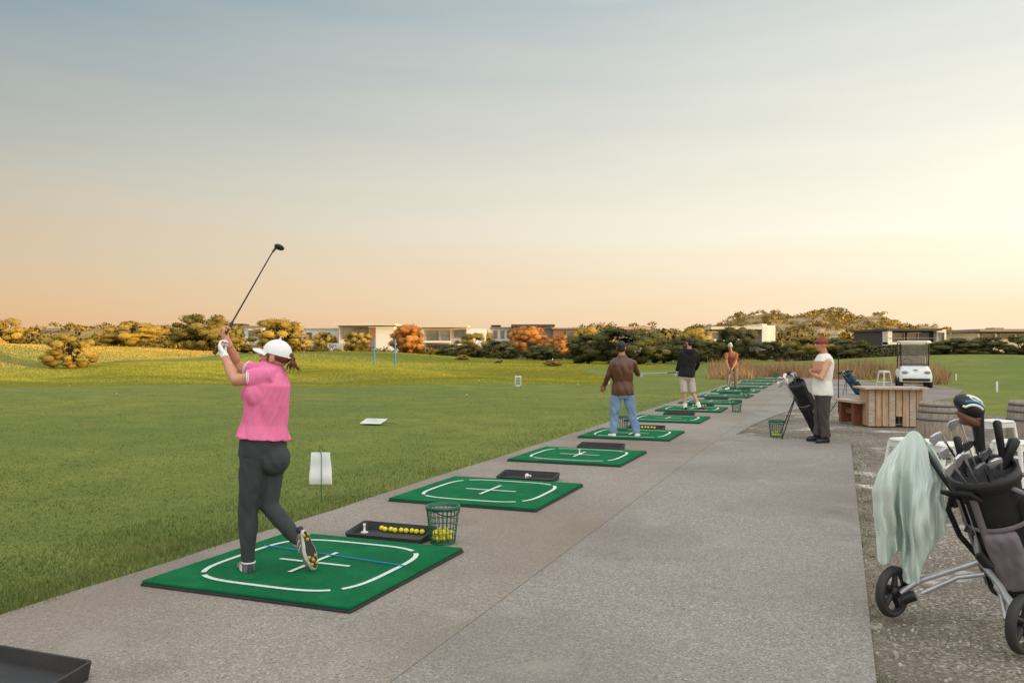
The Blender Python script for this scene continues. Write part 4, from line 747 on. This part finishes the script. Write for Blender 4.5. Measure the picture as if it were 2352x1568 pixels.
# towel: a sheet hung by its middle, falling in loose irregular folds to an uneven hem
tabL=[(0,2074),(.04,2058),(.12,2038),(.26,2015),(.42,2003),(.6,2007),(.8,2012),(1,2016)]; tabR=[(0,2124),(.04,2136),(.12,2150),(.26,2166),(.42,2179),(.6,2169),(.8,2175),(1,2172)]
tabB=[(0,1286),(.06,1297),(.18,1292),(.26,1266),(.33,1262),(.38,1300),(.42,1334),(.5,1343),(.6,1338),(.65,1300),(.70,1268),(.8,1262),(.86,1240),(.95,1236),(1,1222)]
def itp(tb,x): return float(np.interp(x,[a for a,b in tb],[b for a,b in tb]))
nu,nv=130,60; rings=[]
for j in range(nv+1):
    v_=j/nv; ring=[]
    for side in (0,1):
        us=np.linspace(0,1,nu); us=us if side==0 else us[::-1]
        for u in us:
            xl,xr=itp(tabL,v_),itp(tabR,v_); g=math.sqrt(max(0,1-(2*u-1)**2)); am=min(1,.1+v_*1.8)
            rdg=lambda n_: (abs(n_)**.75)*(1 if n_>0 else -1)
            fo=am*(.3+.7*g)*(.15*rdg(noise.noise(V((u*4.3+.25*v_,v_*.9,3.3))))+.10*rdg(noise.noise(V((u*9-.5*v_,v_*1.4,8.1))))+.045*noise.noise(V((u*20,v_*4,1.7))))
            x=lerp(xl,xr,u)+am*g*9*noise.noise(V((u*5,v_*1.6,6.6))); yt=989+26*(abs(2*u-1)**2.4); y=lerp(yt,itp(tabB,u),v_)
            bl=-g*.10*(.25+.75*min(1,v_*3))*(1-.4*v_); dep=bl+fo if side==0 else bl*.3+fo+.02+.015*g
            ring.append(P(x+4*noise.noise(V((u*4,v_*6,9)))*am,y,4.86+dep))
    rings.append(ring)
tag(MB().loft(rings,True).build('towel',TW),'pale mint towel draped over the trolley handle','towel')
# ------------------------------------------------------------ wooden table, bench, barrels, stools, stand, cart
p=G(2056,979); e=thing('wooden_table','boxy plank table of weathered wood on the gravel','table',(p.x,p.y,0))
T=M.Translation((p.x,p.y,0))@M.Rotation(-.12,4,'Z')
for k in range(7): MB().box((-.53+.176*k,.3,.755+R.uniform(-.002,.002)),(.168,.86,.04),T,bev=.004).build('top_plank',WDH,e)
for yy in (0,.6):
    for k in range(8):
        x=-.45+.13*k; z0=.2 if k==4 else 0; hh=.735-z0; MB().box((x,yy+R.uniform(-.004,.004),z0+hh/2),(.116,.04,hh),T,bev=.005).build('side_plank',WD if k%3 else WDH,e)
for sx_ in (-.5,.5): 
    for k in range(4): MB().box((sx_,.09+.14*k,.367),(.04,.13,.735),T,bev=.004).build('end_plank',WD,e)
p=G(1972,974); e=thing('wooden_bench','small wooden bench left of the plank table','bench',(p.x,p.y,0))
T=M.Translation((p.x,p.y,0))@M.Rotation(.1,4,'Z')
for k in range(3): MB().box((-.1+.1*k,.25,.46),(.095,1.0,.05),T,bev=.005).build('seat_plank',WDH,e)
for yy in (0,.55): MB().box((0,yy,.217),(.24,.1,.43),T,bev=.006).build('leg',WB,e)
MB().box((0,.27,.25),(.08,.44,.1),T).build('stretcher',WB,e)
def barrel(label,p,h,r):
    e=thing('barrel',label,'barrel',p,0,'oak barrels on the gravel'); T=M.Translation(p)
    pr=[(r*(.8+.2*sin(PI*(.1+.8*t))/1.0),h*t) for t in np.linspace(0,1,11)]; MB().lathe(pr+[(r*.78,h),(r*.78,h-.03),(.01,h-.03)],36,T).build('staves',BO,e)
    for t in (.03,.16,.3,.7,.84,.95):
        rr_=r*(.8+.2*sin(PI*(.1+.8*t)))+.004; MB().lathe([(rr_-.004,h*t-.02),(rr_+.002,h*t-.02),(rr_+.002,h*t+.02),(rr_-.004,h*t+.02)],36,T,cap=False).build('hoop',HI,e)
barrel('oak barrel right of the plank table',V((P(2162,800,12.2).x,12.2,-.02)),.79,.33); barrel('oak barrel cut by the right edge of the photo',V((P(2372,800,11.8).x,11.8,-.02)),.83,.33)
def stool():
    e=thing('stool','','stool'); h=.66; MB().loft([rrect(.31,.31,.05,4,h-.03),rrect(.325,.325,.06,4,h-.015),rrect(.3,.3,.05,4,h)],False).build('seat',WM,e)
    MB().loft([rrect(.3,.3,.04,4,h-.085),rrect(.305,.305,.04,4,h-.03)],False,False).build('apron',WM,e)
    for sx_ in (-1,1):
        for sy in (-1,1): MB().tube([(sx_*.135,sy*.135,h-.03),(sx_*.21,sy*.21,0)],[.022,.017],4,sm=False).build('leg',WM,e)
    for a,b in (((-1,-1),(1,-1)),((1,-1),(1,1)),((1,1),(-1,1)),((-1,1),(-1,-1))): MB().box(((a[0]+b[0])/2*.185,(a[1]+b[1])/2*.185,.2),(.36 if a[1]==b[1] else .02,.36 if a[0]==b[0] else .02,.025)).build('stretcher',WM,e)
    return e
s0=stool(); s0['group']='white metal stools'
for i,(px,Y,rz,l) in enumerate(((2092,8.5,.35,'white metal stool just behind the mint towel'),(2178,8.1,.1,'white metal stool behind the heads of the near clubs'),(2330,8.3,.5,'white metal stool behind the near bag at right edge'),(2288,10.7,.3,'white metal stool between the two barrels'),(2031,33.9,.3,'white metal stool standing far off beside the cart'))):
    o=s0 if i==0 else dup(s0,(0,0,0)); o.location=((px-1176)*Y/F,Y,-.02 if i<4 else 0); o.rotation_euler.z=rz; o['label']=l
p=G(1926,960); e=thing('tripod_stand','thin black tripod stand right of the man in cream vest','stand',p)
MB().tube([p+V((0,0,.12)),p+V((0,0,1.42))],.011,6).build('pole',BK,e)
for k in range(3): a=2.1*k+.5; MB().tube([p+V((0,0,.42)),p+V((.26*cos(a),.26*sin(a),0))],.009,5).build('leg',BK,e)
MB().box(p+V((0,-.02,1.0)),(.05,.05,.06),bev=.008).build('clamp',BK,e); MB().tube([p+V((-.03,0,1.42)),p+V((.1,0,1.44))],.014,6).build('top_bar',BK,e)
# golf cart
e=thing('golf_cart','white golf cart with roof and windscreen facing the range','golf cart')
MB().loft([rrect(1.16,.9,.18,5,.24,0,-.72),rrect(1.2,.98,.22,5,.42,0,-.72),rrect(1.14,.86,.26,5,.64,0,-.66),rrect(1.02,.6,.2,5,.8,0,-.56),rrect(.96,.4,.12,5,.86,0,-.5)]).build('front_cowl',WP,e)
MB().box((0,.25,.3),(1.16,1.5,.12),bev=.04).build('floor_pan',BK,e); MB().loft([rrect(1.16,.9,.15,4,.36,0,.75),rrect(1.18,.95,.15,4,.6,0,.75),rrect(1.1,.85,.15,4,.72,0,.75)]).build('rear_body',WP,e)
mk=mat('seat_vinyl',(176,164,146),r=.5); MB().box((0,.35,.76),(1.06,.5,.14),bev=.05).build('seat',mk,e); MB().box((0,.62,1.05),(1.04,.12,.42),bev=.05,rx=-.15).build('backrest',mk,e)
MB().box((0,-.42,.9),(1.04,.16,.14),bev=.04).build('dashboard',BK,e)
MB().loft([rrect(1.16,1.5,.2,5,1.78,0,.05),rrect(1.22,1.58,.22,5,1.82,0,.05),rrect(1.1,1.44,.2,5,1.87,0,.05)]).build('roof',WP,e)
lampm=mat('lamp_glass',(150,154,160),r=.1); scr=mat('clear_screen',(215,212,204),r=.05,trans=.85)
for sx_ in (-1,1):
    MB().tube([(sx_*.5,-.5,.84),(sx_*.53,-.58,1.79)],.024,6).build('front_post',BK,e); MB().tube([(sx_*.54,.72,.7),(sx_*.54,.66,1.79)],.024,6).build('rear_post',BK,e)
    MB().sph((sx_*.4,-1.12,.62),(.12,.05,.06)).build('headlight',lampm,e)
    for yy in (-.72,.78):
        T=M.Translation((sx_*.53,yy,.23))@M.Rotation(PI/2,4,'Y'); wm=MB().lathe([(.13,-.09),(.2,-.09),(.23,-.06),(.23,.06),(.2,.09),(.13,.09),(.13,-.09)],24,T,cap=False).build('wheel',RB,e); MB().lathe([(.02,.07),(.13,.06),(.13,-.06),(.02,-.07)],20,T).build('rim',WM,wm)
for z0,z1 in ((1.3,1.75),(.87,1.28)): MB().box((0,-.535-.035*(z0-.87)/.42,(z0+z1)/2),(.96,.012,z1-z0),rx=.09).build('windscreen',scr,e)
MB().tube([(-.26+.17*cos(q),-.25+.06*sin(q),1.0+.15*sin(q)) for q in np.linspace(0,2*PI,17)],.016,6).build('steering_wheel',BK,e)
MB().box((0,-1.2,.33),(1.0,.08,.1),bev=.03).build('bumper',BK,e)
lg=MB(); lg.tube([(-.1,-1.075,.7),(-.02,-1.085,.72),(.06,-1.085,.69)],.018,6); lg.build('green_logo',GP,e)
e.location=P(2098,800,34.2); e.location.z=-.012; e.rotation_euler.z=-.36
